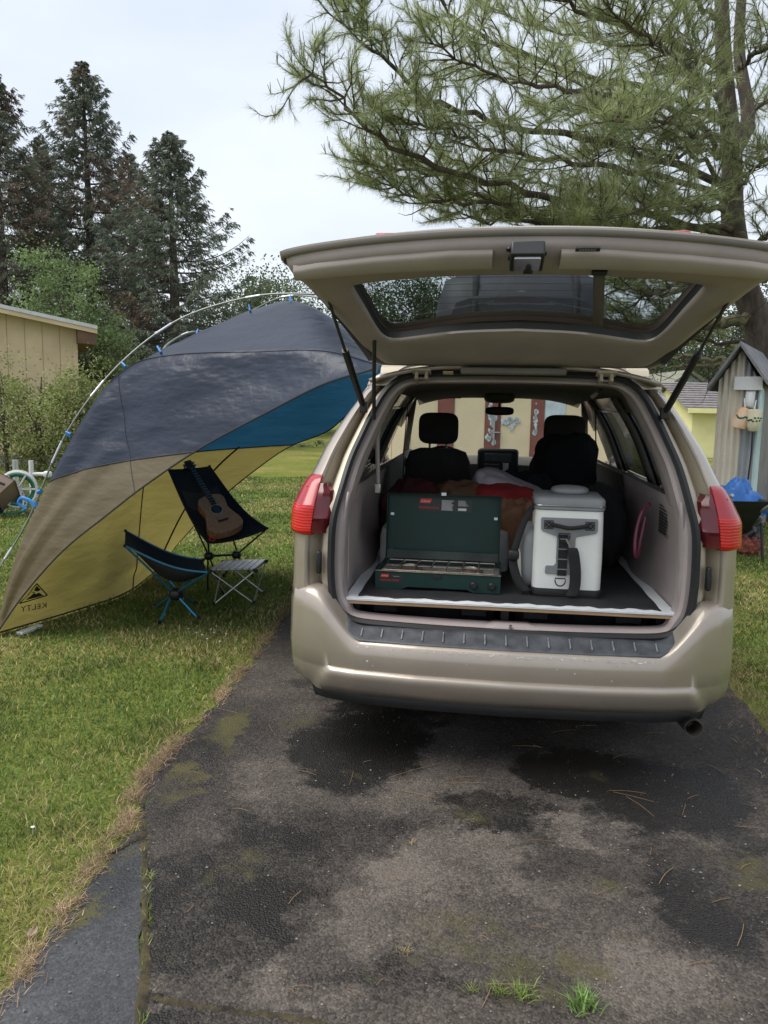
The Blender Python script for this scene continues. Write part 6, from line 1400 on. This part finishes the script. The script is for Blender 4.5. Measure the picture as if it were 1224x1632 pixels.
# far wood closing the horizon
rg = np.random.default_rng(77); N = 26000; fx = rg.uniform(-75, 75, N); top = 4.0+3.5*vnoise(fx+200, fx*0+5, 6, 4)+2.0*vnoise(fx+90, fx*0+9, 1.7, 5); fz_ = top*rg.random(N)**.8; fy = 78+rg.normal(0, 2, N)-(1-fz_/top)*1.5
cc = np.array([.05, .075, .034])*(.5+.9*rg.random((N, 1)))*(.75+.5*vnoise(fx+40, fx*0+3, 4, 6)[:, None])
v_, f_, c_ = sprays(np.stack([fx, fy, fz_], 1), rg.normal(size=(N, 3)), .5+.5*rg.random(N), .4+.3*rg.random(N), cc, rg); npmesh('far_wood', v_, f_, M['leaf'], col=c_, kind='stuff')

# ------------------------------------------------------------------ big pine at the right
pine = thing('pine_tree', 'large long needled pine spreading over the van from the right', 'pine tree', (PY(1185, 700, 11).x, 11, 0))
rgp = np.random.default_rng(5); rnd = random.Random(9)
tp = [(1235, 700, 11.0), (1215, 560, 11.0), (1185, 450, 11.0), (1168, 350, 11.0), (1166, 240, 11.0), (1155, 120, 11.0), (1150, 0, 11.0), (1146, -160, 11.0), (1146, -420, 11.0)]
P0 = [PY(*p) for p in tp]; P0[0] = Vector((P0[0].x, P0[0].y, -.05)); TP = crom(P0, 50)
MB().tube(TP, [lerp(.235, .05, (i/49)**.8) for i in range(50)], 14).build('trunk', M['bark'], pine, local=False)
T2 = crom([PY(1160, 300, 11), PY(1195, 200, 10.9), PY(1225, 290, 10.8), PY(1262, 330, 10.6)][:0] or [PY(1166, 250, 11), PY(1192, 190, 11.2), PY(1178, 80, 11.4), PY(1185, -60, 11.5), PY(1190, -300, 11.6)], 24)
MB().tube(T2, [lerp(.11, .04, i/23) for i in range(24)], 10).build('second_stem', M['bark'], pine, local=False)
limbs = []
def limb(pts, r0, kind=1): limbs.append(([PY(*p) for p in pts], r0, kind))
# traced main limbs (pixel, distance), trunk outwards
limb([(1168, 380, 11), (1050, 345, 10), (900, 320, 9.0), (760, 285, 8.2), (650, 245, 7.6), (560, 175, 7.2), (498, 118, 7.0)], .060)
limb([(1166, 300, 11), (1040, 250, 10), (900, 215, 9.2), (770, 190, 8.5), (660, 140, 7.9), (590, 70, 7.5), (556, 18, 7.3)], .055)
limb([(1172, 400, 11), (1060, 380, 10.2), (940, 360, 9.6), (820, 330, 9.0), (720, 290, 8.5), (640, 270, 8.2), (580, 262, 8.0)], .05)
limb([(1176, 415, 11), (1050, 405, 10), (950, 385, 9.4), (860, 350, 8.9), (760, 325, 8.5), (680, 318, 8.2), (608, 292, 8.0)], .05)
limb([(1180, 425, 11), (1080, 385, 10.4), (980, 372, 9.9), (900, 340, 9.5), (800, 352, 9.1), (720, 342, 8.8)], .05)
limb([(1160, 200, 11), (1050, 150, 10.2), (930, 120, 9.5), (820, 80, 8.9), (720, 20, 8.4), (660, -50, 8.1)], .05)
limb([(1158, 120, 11), (1050, 60, 10.2), (930, 20, 9.6), (830, -40, 9.2), (760, -110, 9)], .045)
limb([(1162, 230, 11), (1080, 180, 9.8), (980, 150, 8.8), (880, 140, 8.0), (780, 120, 7.5), (690, 70, 7.2)], .045)
limb([(1165, 320, 11), (1090, 290, 9.8), (980, 270, 8.9), (880, 255, 8.2), (790, 240, 7.8), (700, 205, 7.5), (640, 190, 7.3)], .045)
limb([(1166, 330, 11), (1100, 330, 11.6), (1000, 310, 12), (900, 300, 12.3), (800, 280, 12.5), (720, 260, 12.6)], .04)
limb([(1156, 150, 11), (1080, 110, 11.7), (980, 70, 12.3), (880, 50, 12.7), (790, 20, 13)], .04)
limb([(1160, 260, 11), (1100, 230, 11.6), (1010, 200, 12.1), (930, 180, 12.5), (860, 170, 12.8)], .04)
limb([(1162, 250, 11), (1130, 220, 10), (1080, 200, 9), (1030, 190, 8.2), (970, 185, 7.6)], .04)
limb([(1168, 340, 11), (1130, 330, 10), (1080, 320, 9.2), (1020, 330, 8.6), (950, 345, 8.1)], .04)
limb([(1166, 310, 11), (1200, 270, 10.3), (1250, 240, 9.8), (1320, 220, 9.4)], .04); limb([(1158, 130, 11), (1205, 90, 10.3), (1260, 60, 9.7), (1330, 40, 9.3)], .04)
limb([(1172, 400, 11), (1215, 380, 10.5), (1270, 350, 10), (1340, 330, 9.6)], .04); limb([(1152, 40, 11), (1090, -20, 10.2), (1010, -70, 9.5), (930, -110, 9)], .04)
limb([(1150, -20, 11), (1210, -60, 10.4), (1280, -100, 10)], .04); limb([(1162, 220, 11), (1210, 170, 11.6), (1270, 150, 12), (1330, 130, 12.3)], .04)
limb([(1160, 180, 11), (1110, 120, 10), (1060, 80, 9.2), (1000, 40, 8.6), (950, -20, 8.2)], .04); limb([(1168, 360, 11), (1110, 360, 10.2), (1030, 368, 9.6), (950, 372, 9.1), (880, 378, 8.8)], .04)
limb([(1160, 200, 11), (1120, 150, 10.5), (1100, 60, 10.2), (1080, -30, 10)], .035); limb([(1166, 300, 11), (1110, 250, 10.6), (1060, 250, 10.3), (1000, 230, 10), (940, 240, 9.8)], .035)
limb([(1190, 470, 11), (1110, 450, 11.5), (1040, 470, 12), (975, 505, 12.4)], .05); limb([(1180, 440, 11), (1100, 425, 11.6), (1030, 440, 12.1), (985, 450, 12.4)], .05); limb([(1205, 510, 11), (1120, 520, 11.8), (1050, 510, 12.3), (1000, 530, 12.6)], .045); limb([(1215, 545, 11), (1150, 545, 11.8), (1090, 540, 12.4), (1050, 555, 12.8)], .04)
# low mossy boughs, mostly bare
limb([(1212, 500, 11), (1150, 515, 10.8), (1100, 505, 10.7), (1060, 480, 10.6)], .08, 0); limb([(1222, 590, 11.0), (1150, 574, 11.2), (1080, 568, 11.4), (1030, 575, 11.6)], .055, 0); limb([(1225, 610, 11.0), (1150, 585, 11.6), (1080, 586, 12), (1020, 590, 12.3)], .05, 0); limb([(1195, 470, 11), (1130, 455, 10.6), (1060, 470, 10.3), (1000, 460, 10.1), (940, 475, 10)], .06, 0); limb([(1185, 450, 11), (1240, 440, 10.6), (1300, 430, 10.3)], .06, 0)
m_moss = mat('mossy_bark', (.085, .075, .040), .95, var=.35, vscale=7, bump=.8, bscale=14, col2=(.19, .18, .10))
tw_mb = MB(); tuftC, tuftD, tuftS = [], [], []
def grow_twig(p, d, L, r, lvl):
    n_ = 5; pts = [p.copy()]; q = p.copy(); dd = d.copy()
    for i in range(n_):
        dd = (dd+Vector((rnd.gauss(0, .16), rnd.gauss(0, .16), rnd.gauss(.05, .14)))).normalized(); q = q+dd*(L/n_); pts.append(q.copy())
    tw_mb.tube(pts, [lerp(r, r*.35, i/n_) for i in range(n_+1)], 4, cap=False)
    if lvl > 0:
        for i in range(1, n_+1):
            for _ in range(2 if lvl > 1 else 1):
                if rnd.random() < .92:
                    s = rnd.choice((-1, 1)); lat = dd.cross(Vector((0, 0, 1))); lat = lat.normalized() if lat.length > .1 else Vector((1, 0, 0))
                    nd = (dd*.75+lat*s*rnd.uniform(.4, .95)+Vector((0, 0, rnd.gauss(.10, .25)))).normalized(); grow_twig(pts[i], nd, L*rnd.uniform(.38, .62), r*.55, lvl-1)
    k = 3 if lvl == 0 else 2
    for i in range(k):
        f = 1-i*.26/max(.3, L)*.8 if lvl == 0 else 1-.06*i
        f = max(.35, f); idx = f*n_; a = min(int(idx), n_-1); c_ = lerp(pts[a], pts[a+1], idx-a); tuftC.append(c_); tuftD.append((pts[a+1]-pts[a]).normalized()); tuftS.append(1.0 if i == 0 else .9)
for pts, r0, kind in limbs:
    n_ = 28; P = crom(pts, n_)
    P = [p+Vector((rnd.gauss(0, .02), rnd.gauss(0, .02), rnd.gauss(0, .025))) if 0 < i < n_-1 else p for i, p in enumerate(P)]
    MB().tube(P, [lerp(r0, .008, (i/(n_-1))**.8) for i in range(n_)], 8).build('limb', M['bark'] if kind else m_moss, pine, local=False)
    L = sum((P[i+1]-P[i]).length for i in range(n_-1))
    if kind == 0:
        for i in range(4, n_, 2):
            dd = Vector((rnd.gauss(0, 1), rnd.gauss(0, 1), rnd.gauss(.1, .6))).normalized(); q = [P[i]]
            for _ in range(4): dd = (dd+Vector((rnd.gauss(0, .3), rnd.gauss(0, .3), rnd.gauss(-.05, .3)))).normalized(); q.append(q[-1]+dd*rnd.uniform(.08, .2))
            tw_mb.tube(q, [.010, .008, .006, .004, .002], 4, cap=False)
        continue
    for i in range(5, n_):
        t = (P[min(i+1, n_-1)]-P[i-1]).normalized(); f = i/(n_-1)
        for s in (-1, 1):
            if rnd.random() < (.62 if f < .35 else .95):
                lat = t.cross(Vector((0, 0, 1))).normalized()*s; d = (t*.55+lat*rnd.uniform(.3, .9)+Vector((0, 0, rnd.gauss(.18, .35)))).normalized(); grow_twig(P[i], d, (.75-.35*f)*rnd.uniform(.65, 1.15), .010, 1 if f > .30 else 1)
        if rnd.random() < .35:          # bare dead twig
            dd = Vector((rnd.gauss(0, 1), rnd.gauss(0, 1), rnd.gauss(-.3, .5))).normalized(); q = [P[i]]
            for _ in range(4): dd = (dd+Vector((rnd.gauss(0, .35), rnd.gauss(0, .35), rnd.gauss(0, .35)))).normalized(); q.append(q[-1]+dd*rnd.uniform(.06, .16))
            tw_mb.tube(q, [.007, .006, .005, .003, .002], 4, cap=False)
    grow_twig(P[-1], (P[-1]-P[-3]).normalized(), .35, .008, 1)
tw_mb.build('twigs', M['twig'], pine, local=False)
TC = np.array([tuple(c) for c in tuftC]); TD = np.array([tuple(d) for d in tuftD]); print('pine tufts', len(TC))
cand = MB()
for c_, d_, s_ in zip(tuftC, tuftD, tuftS):
    if s_ == 1.0 and rnd.random() < .5:
        for _ in range(rnd.choice((1, 2, 3))):
            q = Vector((d_.x*.35+rnd.gauss(0, .18), d_.y*.35+rnd.gauss(0, .18), 1)).normalized(); cand.tube([c_, c_+q*rnd.uniform(.05, .13)], [.005, .003], 4)
cand.build('candles', mat('pale_pine_candle', (.24, .25, .15), .7), pine, local=False)['kind'] = 'stuff'
NN = 32; ax = np.repeat(TD, NN, 0); C_ = np.repeat(TC, NN, 0); K = len(C_)
back = rgp.random(K); C2 = C_-ax*(back*.10)[:, None]; rv = unit(rgp.normal(size=(K, 3))); spread = .35+.75*back
D2 = unit(ax*(1.05-.55*back)[:, None]+rv*spread[:, None]+np.array([0, 0, -.10])); Ln = .075+.055*rgp.random(K)
tone = np.repeat(.70+.55*rgp.random((len(TC), 1)), NN, 0); col_ = np.array([.34, .39, .19])*tone*(.65+.7*rgp.random((K, 1)))+np.array([.03, .03, .0])*(rgp.random((K, 1))**3)
side = unit(np.cross(D2, rgp.normal(size=(K, 3))))*.0013
Vn = np.empty((K, 3, 3)); Vn[:, 0] = C2-side; Vn[:, 1] = C2+side; Vn[:, 2] = C2+D2*Ln[:, None]
npmesh('needles', Vn.reshape(-1, 3), np.arange(K*3).reshape(-1, 3), M['needle_g'], pine, col=np.repeat(col_, 3, 0))
bpy.context.view_layer.update()
